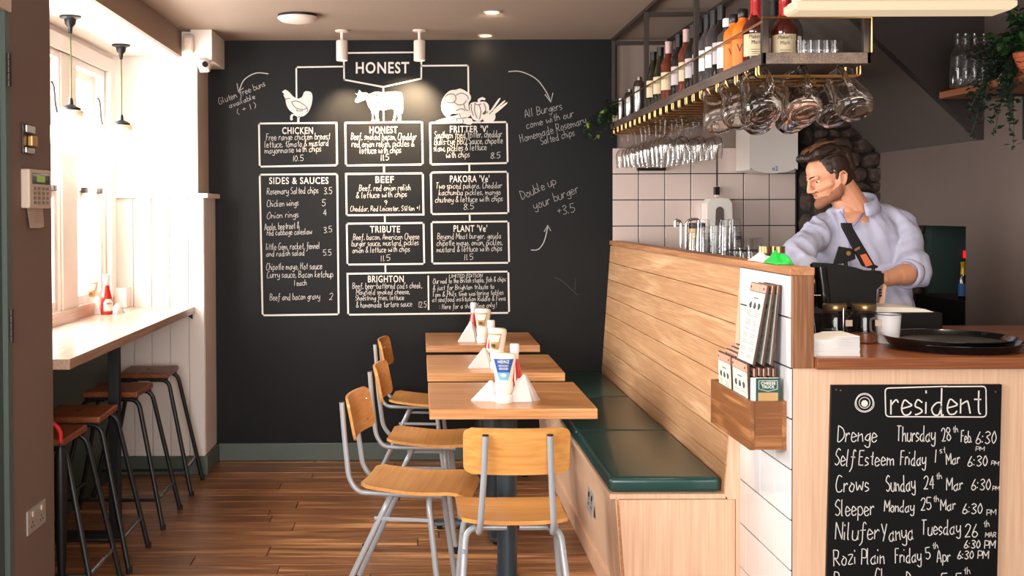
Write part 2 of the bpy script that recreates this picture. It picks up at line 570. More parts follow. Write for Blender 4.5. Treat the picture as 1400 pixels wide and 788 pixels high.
def letters(mb, text, o, ex, ez, sx, sz, wd, slant=.12, jit=.25, k=3, nrm=(0, -1, 0)):
    x = 0
    for ch in text:
        if ch == ' ':
            x += 3.6; continue
        g = G.get(ch)
        if not g: continue
        wch, st = g.split(' ', 1)
        jy = rl.uniform(-jit, jit)
        for s_ in st.split('|'):
            pts = []
            for t in s_.split():
                px, py = int(t[0], 16), int(t[1], 16) - 3
                pts.append(o + ex * ((x + px + py * slant + rl.uniform(-jit, jit) * .4) * sx) + ez * ((py + jy + rl.uniform(-jit, jit) * .4) * sz))
            ribbon(mb, crom(pts, k), wd, nrm)
        x += int(wch) + 1.5
    return x


def tlen(text):
    return sum(3.6 if c == ' ' else int(G[c][0]) + 1.5 for c in text if c == ' ' or c in G)


def hand(mb, text, u0, v0, u1, v1, hpx, Y, wd, slant=.12, jit=.25, k=3):
    """text whose baseline runs from (u0, v0) to (u1, v1) on the wall at depth Y, capitals hpx high"""
    a, b = at(u0, v0, Y), at(u1, v1, Y)
    ex = (b - a); L = ex.length; ex.normalize()
    ez = Vector((-ex.z, 0, ex.x))
    letters(mb, text, a, ex, ez, L / tlen(text), hpx * Y / F / 9, wd, slant, jit, k)


def typed(text, size, mat_, name, parent, loc, rot=(PI / 2, 0, 0), sx=1.0, bold=0.0, extrude=.0004, align='CENTER', label=None, local=False):
    cu = bpy.data.curves.new(name, 'FONT')
    cu.body = text; cu.size = size; cu.offset = bold * size; cu.extrude = extrude
    cu.align_x = align; cu.resolution_u = 3; cu.space_character = 1.12 if bold else 1
    t = bpy.data.objects.new('tmp_text', cu)
    COL.objects.link(t)
    bpy.context.view_layer.update()
    me = bpy.data.meshes.new_from_object(t.evaluated_get(bpy.context.evaluated_depsgraph_get()))
    bpy.data.objects.remove(t)
    me.name = name
    Mx = Matrix.Translation(Vector(loc)) @ Matrix.Rotation(rot[2], 4, 'Z') @ Matrix.Rotation(rot[1], 4, 'Y') @ Matrix.Rotation(rot[0], 4, 'X') @ Matrix.Diagonal((sx, 1, 1, 1))
    me.transform(Mx)
    off = Vector((0, 0, 0)); q = None if local else parent
    while q is not None:
        off += q.location; q = q.parent
    me.transform(Matrix.Translation(-off))
    me.materials.clear(); me.materials.append(M[mat_])
    o = bpy.data.objects.new(name, me)
    COL.objects.link(o)
    o.parent = parent
    if label: o['label'] = label
    return o

# ------------------------------------------------------------------ the setting
YB, XL, XP, XR, ZC = 6.37, -1.65, -1.27, 2.51, 2.40
YW = 6.03          # front of the wing wall that ends the window bay
st = 'structure'
fl = bx('floor', 'subfloor', -3.2, 4.2, -1.7, 8.2, -.1, -.012, kind=st)
r1 = random.Random(5)
pmesh = {}
y = 2.75
row = 0
while y < YB - .001:
    wd = .118 if row % 3 else .132
    y1 = min(y + wd, YB)
    x = XL - .02 - r1.uniform(.0, 1.2)
    while x < 1.1:
        ln = r1.choice((1.15, 1.5, 1.9, 2.3))
        x0, x1 = max(x, XL - .02), min(x + ln, 1.1)
        if x1 - x0 > .04:
            MB().box(x0 + .0018, x1 - .0018, y + .0022, y1 - .0022, -.0121, r1.uniform(-.0016, 0)).build('plank', 'floor', fl, bevel=.0014, seg=1)
        x += ln
    y = y1
    row += 1
bx('ceiling', 'ceiling', -1.95, XR + .6, -1.8, YB + .1, ZC, ZC + .1, kind=st)
# bay ceiling dropped below the room ceiling; its face is the taupe beam
bay = bx('ceiling_bay', 'wall_white', -1.95, -1.300, 3.86, YW, 2.27, ZC, kind=st)
bx('trim_1', 'beam', -1.300, -1.277, 3.80, YW, 2.262, ZC, kind=st)
# pier between door and window bay
bx('wall_left', 'pier', -1.95, XP, 3.465, 3.80, 0, ZC, kind=st)
bx('wall_left_return', 'pier', -1.95, XP - .002, 3.80, 3.86, 0, ZC, kind=st)
# door frame and door at the extreme left, unseen wall nearer the camera, its window opening invented for the side light
bx('trim_2', 'green_trim', -1.42, XP + .004, 3.425, 3.465, 0, ZC, kind=st)
dr = bx('door_1', 'green_door', -1.36, XP - .012, 2.95, 3.425, .01, 2.3, kind=st)
bx('wall_left_front', 'pier', -1.40, XP, -1.7, .45, 0, ZC, kind=st)
bx('wall_left_low', 'pier', -1.40, XP, .45, 2.95, 0, .85, kind=st)
bx('wall_left_top', 'pier', -1.40, XP, .45, 2.95, 2.3, ZC, kind=st)
for i, z in enumerate((.62, 1.28)):
    h = MB()
    for k in range(5):
        h.lathe([(.0085, 0), (.0085, .019)], 10, c=(XP + .007, 3.446, at(14, 446, X=XP).z - .05 + k * .021 if i else z - 1 + k * .021))
    if i: h.build('hinge', 'raw_metal', dr, smooth=True)
hh = MB()
for k in range(5): hh.lathe([(.0085, 0), (.0085, .019)], 10, c=(XP + .007, 3.446, at(5, 95, X=XP).z - .05 + k * .021))
hh.build('hinge', 'raw_metal', dr, smooth=True)
# window bay: outer wall with sash windows
bx('wall_bay_low', 'green_dark', -1.80, XL, 3.86, YW, 0, .90, kind=st)
wl = bx('wall_bay_sill', 'wall_white', -1.80, XL, 3.86, YW, .90, .97, kind=st)
bx('wall_bay_head', 'wall_white', -1.80, XL, 3.86, YW, 2.16, 2.27, kind=st)
bx('wall_bay_mullion', 'wall_white', -1.80, XL + .012, 5.13, 5.35, .97, 2.16, kind=st)
bx('wall_bay_jamb', 'wall_white', -1.80, XL, 5.86, YW, .97, 2.16, kind=st)
bx('wall_bay_jamb_near', 'wall_white', -1.80, XL, 3.86, 4.20, .97, 2.16, kind=st)
# raised upstand behind the counter with a boxed end
bx('trim_3', 'counter', XL, -1.622, 3.86, YW, .914, .972, kind=st)
bx('trim_4', 'panel_white', XL, -1.56, YW - .10, YW, .916, 1.02, kind=st)
# architrave round the windows
a = MB()
a.box(XL, XL + .03, 3.95, 5.97, 2.165, 2.235).box(XL, XL + .03, 5.875, 5.97, .972, 2.165)
a.build('trim_5', 'panel_white', None, bevel=.006, kind=st)


def sash_window(n, y0, y1):
    w_ = sthing('window_%d' % n, (-1.70, (y0 + y1) / 2, .97))
    g = .042
    f = MB().box(-1.74, XL + .004, y0, y0 + .02, .97, 2.16).box(-1.74, XL + .004, y1 - .02, y1, .97, 2.16).box(-1.74, XL + .004, y0 + .02, y1 - .02, 2.13, 2.16)
    f.build('window_frame', 'panel_white', w_, bevel=.003)
    for (nm, x0, x1, z0, z1) in (('lower_sash', -1.690, -1.658, .975, 1.53), ('upper_sash', -1.728, -1.696, 1.49, 2.13)):
        a0, a1 = y0 + .02, y1 - .02
        s_ = MB().box(x0, x1, a0, a0 + g, z0, z1).box(x0, x1, a1 - g, a1, z0, z1).box(x0, x1, a0 + g, a1 - g, z0, z0 + g).box(x0, x1, a0 + g, a1 - g, z1 - g, z1)
        so = s_.build(nm, 'panel_white', w_, bevel=.003)
        bx('pane', 'pane', (x0 + x1) / 2 - .002, (x0 + x1) / 2 + .002, a0 + g, a1 - g, z0 + g, z1 - g, so)
        if nm == 'lower_sash':
            MB().box(x1 - .001, x1 + .022, a0 + .1, a0 + .15, z1 - .01, z1 + .018).box(x1 - .001, x1 + .022, a1 - .1, a1 - .06, z1 - .01, z1 + .018).build('sash_catch', 'raw_metal', so, bevel=.003)
    for yy in (a1 - .02,):
        p = [(-1.67, yy, 2.02), (-1.655, yy - .02, 2.0), (-1.65, yy - .02, 1.95), (-1.655, yy, 1.92), (-1.65, yy + .01, 1.88)]
        MB().tube(fillet(p, .02), .005, 8).build('sash_pull', 'black_metal', w_, smooth=True)
    return w_


sash_window(1, 4.20, 5.13)
sash_window(2, 5.35, 5.86)

# wing wall: smooth above, boarded below, with a cap moulding
bx('wall_wing', 'wall_white', -1.80, -1.206, YW + .03, YB, 1.50, ZC, kind=st)
bx('trim_6', 'cream_plastic', -1.206, -1.200, YW + .03, YB, 1.53, 2.26, kind=st)
bw = bx('wall_wing_low', 'panel_white', -1.80, -1.175, YW + .012, YB, 0, 1.50, kind=st)
xs = [-1.80, -1.64, -1.546, -1.448, -1.350, -1.248, -1.163]
for i in range(len(xs) - 1):
    bx('board', 'panel_white', xs[i] + .002, xs[i + 1] - .002, YW - .002, YW + .012, .1, 1.50, bw, bevel=.003)
bx('board', 'panel_white', -1.175, -1.163, YW + .014, YB, .1, 1.50, bw, bevel=.003)
bx('trim_7', 'panel_white', -1.80, -1.135, YW - .035, YB, 1.50, 1.525, bevel=.004, kind=st)
bx('baseboard_wing', 'green_trim', -1.80, -1.148, YW - .018, YB - .02, 0, .10, bevel=.004, kind=st)
bx('baseboard_back', 'green_trim', -1.148, .78, YB - .020, YB, 0, .10, bevel=.004, kind=st)
# boxed-in corner below the ceiling
bx('trim_8', 'wall_white', at(263, 60, YW).x, at(292, 60, YW).x, YW - .05, YB, at(270, 84, YW).z, ZC, bevel=.002, kind=st)

wb = bx('wall_back', 'black_wall', -1.80, 1.130, YB, YB + .12, 0, ZC, kind=st)
# bar end wall: plaster above, square tiles below
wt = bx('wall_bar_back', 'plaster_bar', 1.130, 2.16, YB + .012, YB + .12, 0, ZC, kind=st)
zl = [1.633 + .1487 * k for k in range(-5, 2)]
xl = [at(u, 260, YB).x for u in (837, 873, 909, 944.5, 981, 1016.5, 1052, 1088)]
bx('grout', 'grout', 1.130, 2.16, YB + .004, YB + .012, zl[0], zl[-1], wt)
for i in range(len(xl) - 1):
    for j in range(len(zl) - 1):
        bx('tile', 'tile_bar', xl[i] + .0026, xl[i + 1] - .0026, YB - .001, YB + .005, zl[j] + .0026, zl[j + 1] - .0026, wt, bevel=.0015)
bx('wall_back_beyond', 'mortar', 2.16, 3.9, YB + .05, YB + .12, 0, ZC, kind=st)
# rubble stone chimney breast behind the barman
stn = bx('wall_stone', 'mortar', 2.17, 2.76, 6.12, YB + .04, 0, ZC - .02, kind=st)
r2 = random.Random(11)
smesh = []
for k in range(7):
    b = bmesh.new()
    bmesh.ops.create_icosphere(b, subdivisions=2, radius=1)
    for vv in b.verts:
        nn = noise.noise(vv.co * 1.6 + Vector((k * 9, 3, 1)))
        vv.co *= 1 + .38 * nn
        vv.co.x = max(-.86, min(.86, vv.co.x)); vv.co.z = max(-.82, min(.82, vv.co.z))
    me = bpy.data.meshes.new('stone'); b.to_mesh(me); b.free(); me.materials.append(M['stone']); smesh.append(me)
z = .72
while z < 2.3:
    hgt = r2.uniform(.045, .085)
    x = 2.17
    while x < 2.72:
        ww = r2.uniform(.045, .12)
        o = bpy.data.objects.new('stone', r2.choice(smesh)); COL.objects.link(o); o.parent = stn
        o.location = Vector((x + ww / 2, 6.115, z + hgt / 2)) - stn.location
        o.scale = (ww * .6, .045 + r2.uniform(0, .02), hgt * .62)
        o.rotation_euler = (0, r2.uniform(-.25, .25), 0)
        x += ww + .004
    z += hgt + .004
z = .75
while z < 2.3:
    o = bpy.data.objects.new('stone', r2.choice(smesh)); COL.objects.link(o); o.parent = stn
    o.location = Vector((2.175, 6.24, z)) - stn.location
    o.scale = (.04, .09, .06); z += .12

bx('wall_kitchen_end', 'green_dark', 2.76, 3.3, 6.0, YB + .04, 0, ZC - .02, kind=st)
# right wall, dark wall below the stairs, sloping soffit
wr = bx('wall_right', 'plaster', XR, XR + .12, 3.3, 5.12, 0, ZC, kind=st)
bx('wall_right_front', 'plaster', XR, XR + .12, -1.7, 3.3, 0, ZC, kind=st)
bx('wall_right_back', 'plaster', XR, XR + .12, 5.12, 6.2, 1.345, ZC, kind=st)
P1, P2 = at(1188, 43, 4.96), at(1344, 190, 4.96)
sl = (P2.z - P1.z) / (P2.x - P1.x)
xt = P1.x - (ZC - P1.z) / -sl
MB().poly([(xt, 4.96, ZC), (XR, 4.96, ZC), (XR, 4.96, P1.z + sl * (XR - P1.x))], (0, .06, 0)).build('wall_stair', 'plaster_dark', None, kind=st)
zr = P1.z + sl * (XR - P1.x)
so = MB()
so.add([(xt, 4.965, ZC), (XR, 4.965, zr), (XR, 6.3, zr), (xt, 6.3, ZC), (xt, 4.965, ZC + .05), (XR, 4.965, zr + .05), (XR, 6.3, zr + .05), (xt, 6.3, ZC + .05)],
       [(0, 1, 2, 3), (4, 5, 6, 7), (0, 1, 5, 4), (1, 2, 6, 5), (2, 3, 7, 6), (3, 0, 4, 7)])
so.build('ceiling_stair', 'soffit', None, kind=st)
# the dark room beyond the opening
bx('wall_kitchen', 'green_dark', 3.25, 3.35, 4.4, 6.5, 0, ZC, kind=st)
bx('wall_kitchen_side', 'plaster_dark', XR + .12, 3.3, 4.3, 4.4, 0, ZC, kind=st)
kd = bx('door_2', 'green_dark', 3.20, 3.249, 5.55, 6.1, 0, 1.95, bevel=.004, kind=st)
bx('door_panel', 'black_plastic', 3.188, 3.201, 5.62, 6.03, .2, 1.85, kd)
# shell behind the camera with the shopfront window opening
bx('wall_front_low', 'plaster', -3.2, XR + .12, -1.75, -1.65, 0, .55, kind=st)
bx('wall_front_top', 'plaster', -3.2, XR + .12, -1.75, -1.65, 2.3, ZC, kind=st)
bx('wall_front_left', 'plaster', -3.2, -1.7 + .1, -1.75, -1.65, .55, 2.3, kind=st)
bx('wall_front_right', 'plaster', 1.75, XR + .12, -1.75, -1.65, .55, 2.3, kind=st)
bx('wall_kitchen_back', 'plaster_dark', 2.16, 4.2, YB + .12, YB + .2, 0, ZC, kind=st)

# ------------------------------------------------------------------ lettering and drawings on the black wall
YA = YB - .0006


def line(mb, pts, wpx, closed=False):
    q = [at(u, v, YA) for u, v in pts]
    hw = wpx * YB / F / 2
    if closed: q.append(q[0])
    for i in range(len(q) - 1):
        d = (q[i + 1] - q[i]).normalized()
        s_ = Vector((-d.z, 0, d.x)) * hw
        a_, b_ = q[i] - d * hw, q[i + 1] + d * hw
        mb.add([a_ + s_, a_ - s_, b_ - s_, b_ + s_], [(0, 1, 2, 3)])


TW = .0023


def menu_box(corners, heading, hbox, texts, cond=.66, extra=None, thin=None):
    mb = MB()
    line(mb, corners, 2.4, True)
    if extra: line(mb, extra, 2.0)
    bxo = mb.build('menu_frame', 'chalk', wb)
    u0, vb, u1, hp = hbox
    c = at((u0 + u1) / 2, vb, YA)
    size = hp * YB / F / .70
    t = typed(heading, size, 'chalk', 'heading', bxo, c, sx=1, bold=.012)
    wd_ = max(v.co.x for v in t.data.vertices) - min(v.co.x for v in t.data.vertices)
    k = ((u1 - u0) * YB / F) / wd_
    cx = c.x - bxo.location.x - wb.location.x
    for v in t.data.vertices: v.co.x = cx + (v.co.x - cx) * k
    w_ = MB()
    for (tx, a0, b0, a1, b1, h) in texts: hand(w_, tx, a0, b0, a1, b1, h, YA - .0004, TW, k=3)
    w_.build('handwriting', 'chalk_thin', bxo)
    return bxo


menu_box([(354, 169), (460, 168), (461, 226), (355, 228)], 'CHICKEN', (386, 183, 428, 9), [
    ('Free range chicken breast', 364, 192, 452, 190, 9), ('lettuce, tomato & mustard', 362, 202, 450, 199, 9), ('mayonnaise with chips', 362, 210, 440, 207, 9), ('10.5', 400, 221, 416, 220, 8)])
menu_box([(472, 168), (577, 167), (578, 225), (473, 226.5)], 'HONEST', (505, 182, 543, 9), [
    ('Beef, smoked bacon, Cheddar', 480, 191, 570, 191, 9), ('red onion relish, pickles &', 481, 201, 567, 200, 9), ('lettuce with chips', 492, 210, 549, 209, 9), ('11.5', 520, 220, 533, 219, 8)])
menu_box([(588, 168), (693, 167), (694, 223), (589, 225)], "FRITTER 'V'", (615, 181, 667, 9), [
    ('Southern fried fritter, cheddar', 594, 189, 687, 187, 9), ("Bulls-Eye BBQ Sauce, chipotle", 594, 198, 688, 196, 9), ('slaw, pickles & lettuce', 593, 207, 666, 205, 9), ('with chips', 610, 216, 643, 215, 9), ('8.5', 671, 217, 685, 216, 8)])
menu_box([(473, 238), (578, 237), (579, 293.5), (474, 294.5)], 'BEEF', (513, 250, 538, 9), [
    ('Beef, red onion relish', 491, 261, 562, 260, 8), ('& lettuce with chips', 487, 271, 557, 269, 8), ('9', 525, 280, 530, 280, 7), ('Cheddar, Red Leicester, Stilton +1', 479, 289, 574, 288, 7)])
menu_box([(589, 236), (694, 235), (695, 291.5), (590, 293)], "PAKORA 'Ve'", (615, 249, 669, 9), [
    ('Two spiced pakora, Cheddar', 596, 258, 687, 257, 8), ('kachumba pickles, mango', 600, 267, 685, 266, 8), ('chutney & lettuce with chips', 595, 277, 688, 275, 8), ('8.5', 634, 287, 649, 286, 8)])
menu_box([(474, 306), (579, 305), (580, 361), (475, 362)], 'TRIBUTE', (506, 318, 547, 9), [
    ('Beef, bacon, American Cheese', 483, 328, 574, 327, 8), ('burger sauce, mustard, pickles', 481, 337, 573, 335, 8), ('onion & lettuce with chips', 482, 346, 561, 344, 8), ('11.5', 520, 358, 535, 356, 8)])
menu_box([(590, 304), (695, 303), (696, 359.5), (591, 360.5)], "PLANT 'Ve'", (620, 317, 666, 9), [
    ('Beyond Meat burger, gouda', 598, 327, 686, 326, 8), ('chipotle mayo, onion, pickles,', 597, 336, 688, 335, 8), ('mustard & lettuce with chips', 597, 345, 687, 343, 8), ('11.5', 634, 356, 648, 355, 8)])
menu_box([(475, 374.5), (695, 371.5), (696, 428), (476, 430.5)], 'BRIGHTON', (503, 386, 552, 9), [
    ("Beef, beer-battered cod's cheek,", 482, 395, 578, 394, 8), ('Mayfield smoked cheese,', 487, 403, 561, 402, 7), ('Shoestring fries, lettuce', 486, 411, 553, 410, 7), ('& homemade tartare sauce', 487, 421, 564, 419, 8), ('12.5', 572, 421, 584, 420, 8),
    ('LIMITED EDITION', 614, 380, 660, 379, 4.5), ('Our nod to the British staple, fish & chips', 592, 388, 692, 385, 7), ('& just for Brighton tribute to', 592, 397, 676, 395, 7), ('Tom & Phils time waitering tables', 591, 406, 689, 403, 7),
    ('at seafood institution Riddle & Finns', 591, 413, 692, 411, 7), (': Here for a short time only !', 601, 423, 680, 420, 7)], extra=[(585.5, 378), (586, 423)])
menu_box([(355, 239), (461, 238), (463, 430), (359, 431.5)], 'SIDES & SAUCES', (368, 251.5, 449, 9), [
    ('Rosemary Salted chips', 365, 266, 436, 264, 9), ('3.5', 443, 266, 455, 265, 9), ('Chicken wings', 365, 283, 409, 281, 9), ('5', 440, 282, 446, 282, 9), ('Onion rings', 365, 299, 409, 297, 9), ('4', 442, 295, 448, 294, 8),
    ('Apple, beetroot &', 362, 315, 410, 312, 9), ('red cabbage coleslaw', 365, 322, 427, 320, 8), ('3.5', 443, 319, 455, 317, 8), ('little Gem, rocket, fennel', 364, 342, 438, 340, 9), ('and radish salad', 364, 351, 417, 349, 8), ('5.5', 442, 350, 454, 349, 8),
    ('Chipotle mayo, Hot sauce', 364, 369, 441, 368, 9), ('Curry sauce, Bacon ketchup', 365, 380, 456, 379, 9), ('1 each', 402, 391, 420, 390, 8), ('Beef and bacon gravy', 369, 411, 438, 409, 9), ('2', 450, 410, 456, 410, 9)])
# the banner and the connecting lines
mb = MB()
line(mb, [(470, 72.5), (576, 71.5)], 2.2)
line(mb, [(470, 72), (470.5, 109), (524, 119), (576, 107.5), (576, 72)], 2.2)
bn = mb.build('banner_frame', 'chalk', wb)
t = typed('HONEST', 15 * YB / F / .70, 'chalk', 'heading', bn, at(522.5, 100, YA), sx=.82, bold=.02)
mb = MB()
for pl in ([(470, 91), (405, 92), (405.5, 145)], [(576, 90), (640, 89.5), (640.5, 128)], [(524, 119), (524.5, 166)], [(525, 227), (525, 236)], [(641.5, 225), (641.8, 234)],
           [(526, 295), (526.3, 304)], [(642, 293), (642.3, 302)], [(526.8, 363), (527, 373)]):
    line(mb, pl, 2.2)
mb.build('connecting_line', 'chalk', wb)


def drawing(name, outlines, inner, z4=None, scale=None, org=None, wpx=.95):
    """flat white drawing with dark inner lines, points given on the wall"""
    mb = MB()
    for pl in outlines:
        pts = [at(org[0] + x / scale, org[1] + y_ / scale, YB - .0012) for x, y_ in pl]
        if len(pts) > 2: pts = crom(pts + [pts[0]], 3)[:-1]
        mb.poly(pts, (0, .0006, 0))
    o = mb.build(name, 'chalk', wb, fixn=False)
    m2 = MB()
    for pl in inner:
        pts = [at(org[0] + x / scale, org[1] + y_ / scale, YB - .0022) for x, y_ in pl]
        ribbon(m2, crom(pts, 3), wpx * YB / F)
    if inner: m2.build('drawn_line', 'ink', o)
    return o


O4, S4 = (280, 40), 3.94
drawing('cow_drawing', [[(808, 345), (824, 346), (832, 326), (846, 340), (870, 340), (885, 348), (920, 336), (960, 340), (1010, 336), (1048, 338), (1064, 352), (1068, 400), (1066, 448), (1058, 452), (1056, 420), (1052, 440), (1058, 470),
                         (1056, 502), (1036, 504), (1042, 480), (1034, 450), (1030, 470), (1024, 486), (1028, 502), (1006, 503), (1014, 484), (1020, 440), (1004, 428), (960, 438), (940, 434), (934, 470), (940, 502), (916, 504), (920, 480), (914, 450), (908, 470), (912, 502),
                         (894, 504), (902, 478), (896, 440), (880, 414), (868, 382), (850, 386), (822, 396), (808, 386), (820, 366), (822, 356)]],
        [[(872, 352), (890, 372), (892, 400), (882, 412)], [(924, 340), (932, 380), (926, 434)], [(960, 342), (956, 360), (966, 362)], [(1008, 338), (1014, 380), (1022, 420)], [(894, 352), (926, 356), (966, 362), (1010, 360)], [(890, 400), (930, 396), (1016, 402)]], org=O4, scale=S4)
drawing('chicken_drawing', [[(416, 338), (432, 326), (446, 332), (460, 344), (476, 362), (500, 374), (524, 364), (536, 338), (556, 334), (574, 342), (580, 366), (576, 400), (566, 430), (552, 452), (532, 468), (512, 474),
                             (510, 500), (514, 504), (498, 504), (498, 474), (482, 464), (476, 466), (472, 476), (474, 488), (462, 490), (460, 470), (468, 458), (480, 456), (456, 436), (440, 408), (434, 376), (424, 356), (428, 350)]],
        [[(434, 378), (450, 372), (458, 374)], [(468, 392), (490, 386), (520, 398), (548, 420), (536, 432), (500, 428), (478, 412), (468, 392)], [(548, 420), (556, 436), (546, 446)], [(498, 432), (496, 440), (530, 440)], [(500, 474), (506, 474), (512, 468)]], org=O4, scale=S4)
O5, S5 = (560, 40), 3.94
drawing('broccoli_drawing', [[(176, 380), (194, 350), (220, 330), (250, 326), (272, 320), (300, 332), (326, 352), (330, 376), (318, 398), (320, 430), (326, 446), (300, 448), (260, 456), (228, 456), (212, 474), (192, 468), (174, 440), (170, 410)]],
        [[(190, 362), (214, 350), (240, 352), (250, 376), (232, 396), (204, 394), (190, 378), (190, 362)], [(250, 356), (280, 344), (312, 360), (316, 380)], [(240, 392), (262, 408), (292, 402), (306, 384)], [(184, 396), (190, 430), (212, 452)], [(250, 440), (280, 428), (300, 440)], [(292, 404), (300, 430), (316, 440)]], org=O5, scale=S5)
drawing('carrot_drawing', [[(142, 494), (200, 476), (250, 464), (300, 444), (324, 446), (328, 466), (310, 476), (334, 482), (340, 502), (326, 514), (290, 508), (250, 502), (206, 504), (150, 502)]],
        [[(190, 494), (250, 484), (310, 476)], [(236, 470), (242, 482)], [(270, 458), (274, 474)], [(286, 486), (290, 504)], [(254, 486), (256, 500)]], org=O5, scale=S5)
drawing('pepper_drawing', [[(322, 412), (330, 398), (352, 392), (366, 394), (368, 378), (390, 366), (408, 374), (404, 382), (388, 380), (378, 390), (404, 390), (422, 402), (428, 422), (424, 448), (400, 462), (392, 486), (372, 496), (350, 490), (332, 470)]],
        [[(334, 402), (332, 430), (344, 466)], [(352, 396), (350, 440), (364, 480)], [(372, 404), (384, 440), (376, 486)], [(398, 398), (410, 424), (404, 446)], [(350, 400), (366, 408), (386, 402)]], org=O5, scale=S5)
drawing('turnip_drawing', [[(396, 450), (410, 440), (438, 438), (458, 452), (462, 478), (450, 496), (424, 502), (400, 494), (392, 472)], [(434, 440), (478, 376), (488, 378), (446, 438)], [(446, 440), (504, 388), (512, 392), (456, 444)], [(450, 446), (518, 396), (522, 404), (460, 456)]],
        [[(430, 458), (440, 446), (450, 440)], [(396, 494), (384, 502)]], org=O5, scale=S5)
# hand-written notes round the menu
mb = MB()
hand(mb, 'Gluten free buns', 300, 143, 364, 117, 8.5, YA, TW)
hand(mb, 'available', 314, 148, 350, 134, 7, YA, TW)
hand(mb, '( + 1 )', 325, 157, 352, 146, 7.5, YA, TW)
ribbon(mb, crom([at(u, v, YA) for u, v in ((367, 101), (350, 100), (334, 109), (327, 124))], 5), .005)
ribbon(mb, [at(u, v, YA) for u, v in ((324, 114), (326, 126), (333, 120))], .004)
mb.build('handwritten_note', 'chalk_thin', wb, label='chalk note reading Gluten free buns available with a curved arrow')
mb = MB()
hand(mb, 'All Burgers', 718, 161, 770, 149, 11, YA, TW)
hand(mb, 'come with our', 720, 176, 786, 159, 10, YA, TW)
hand(mb, 'Homemade Rosemary', 712, 195, 803, 168, 11, YA, TW)
hand(mb, 'Salted chips', 740, 198, 787, 185, 10, YA, TW)
ribbon(mb, crom([at(u, v, YA) for u, v in ((695, 98), (712, 98), (733, 108), (747, 126), (753, 140))], 5), .0055)
ribbon(mb, [at(u, v, YA) for u, v in ((745, 129), (753, 140), (756, 127))], .005)
mb.build('handwritten_note', 'chalk_grey', wb, label='chalk note reading All Burgers come with our Homemade Rosemary Salted chips')
mb = MB()
hand(mb, 'Double up', 714, 273, 762, 251, 12, YA, TW)
hand(mb, 'your burger', 731, 287, 793, 262, 12, YA, TW)
hand(mb, '+3.5', 763, 296, 788, 289, 12, YA, TW)
ribbon(mb, crom([at(u, v, YA) for u, v in ((726, 342), (736, 341), (744, 330), (749, 310))], 5), .0055)
ribbon(mb, [at(u, v, YA) for u, v in ((744, 317), (749, 308), (753, 316))], .0045)
mb.build('handwritten_note', 'chalk_grey', wb, label='chalk note reading Double up your burger +3.5 with an arrow')
mb = MB()
ribbon(mb, crom([at(u, v, YA) for u, v in ((757, 380), (768, 384), (790, 404))], 4), .004)
ribbon(mb, crom([at(u, v, YA) for u, v in ((787, 381), (786, 397))], 4), .003)
mb.build('chalk_smudge', 'chalk_faint', wb)

# ------------------------------------------------------------------ window counter, stools, things by the window
t = thing('window_counter', 'pale wooden window bar with a black steel leg along the bay window', 'counter', (-1.44, 4.9, 0))
bx('counter_top', 'counter', XL + .028, -1.214, 3.862, YW - .004, .876, .914, t, bevel=.003)
c = MB().box(-1.345, -1.30, 4.80, 4.845, .02, .876)
c.build('leg', 'black_metal', t, bevel=.002)
MB().box(-1.64, -1.30, 4.795, 4.85, .0, .035).build('foot', 'black_metal', t, bevel=.002)
MB().box(-1.60, -1.26, 4.80, 4.845, .866, .876).build('bracket', 'black_metal', t)
MB().poly([(-1.268, YW - .02, .874), (-1.225, YW - .02, .874), (-1.225, YW - .02, .845)], (0, .012, 0)).build('bracket', 'black_metal', t)


def make_stool():
    o = thing('bar_stool', '', 'stool')
    s_ = MB()
    b_ = s_.box(-.125, .125, -.145, .145, .588, .615)
    so_ = s_.build('seat', 'stool_wood', o, bevel=.008, world=False, seg=3)
    MB().lathe([(.012, .6151), (.012, .6155)], 14).build('seat_hole', 'black_plastic', so_, world=False)
    for sx in (-1, 1):
        for sy in (-1, 1):
            p = [(sx * .03, sy * .118, .578), (sx * .122, sy * .120, .578), (sx * .24, sy * .168, .012)]
            lo = MB().tube(fillet(p, .045, 5), .0105, 10).build('leg', 'black_metal', o, smooth=True, world=False)
            MB().lathe([(.0125, 0), (.0125, .022)], 10, c=(sx * .2425, sy * .169, 0)).build('rubber_foot', 'rubber', lo, world=False)
    for sy in (-.117, .117): MB().box(-.12, .12, sy - .005, sy + .005, .574, .588).build('seat_bracket', 'black_metal', o, world=False)
    for sx in (-1, 1):
        MB().tube([(sx * .213, -.158, .13), (sx * .213, .158, .13)], .008, 8).build('foot_rail', 'foot_rest' if sx > 0 else 'black_metal', o, smooth=True, world=False)
    MB().tube([(-.213, -.158, .13), (.213, -.158, .13)], .007, 8).build('cross_rail', 'black_metal', o, smooth=True, world=False)
    return o


stool = make_stool()
G_ST = 'bar stools at the window counter'
stl = [((-1.392, 4.10, 0), 'wooden bar stool nearest the grey pier, mostly hidden behind it', .0),
       ((-1.392, 4.535, 0), 'wooden bar stool on black legs, second from the grey pier', .02),
       ((-1.392, 5.145, 0), 'wooden bar stool standing third from the pier, just past the black counter leg', -.01),
       ((-1.392, 5.725, 0), 'wooden bar stool farthest back, against the white boarded wall', .03)]
for i, (p, lb, rz) in enumerate(stl):
    s_ = stool if i == 0 else dup(stool)
    s_.location = p; s_.rotation_euler = (0, 0, rz); s_['label'] = lb; s_['group'] = G_ST

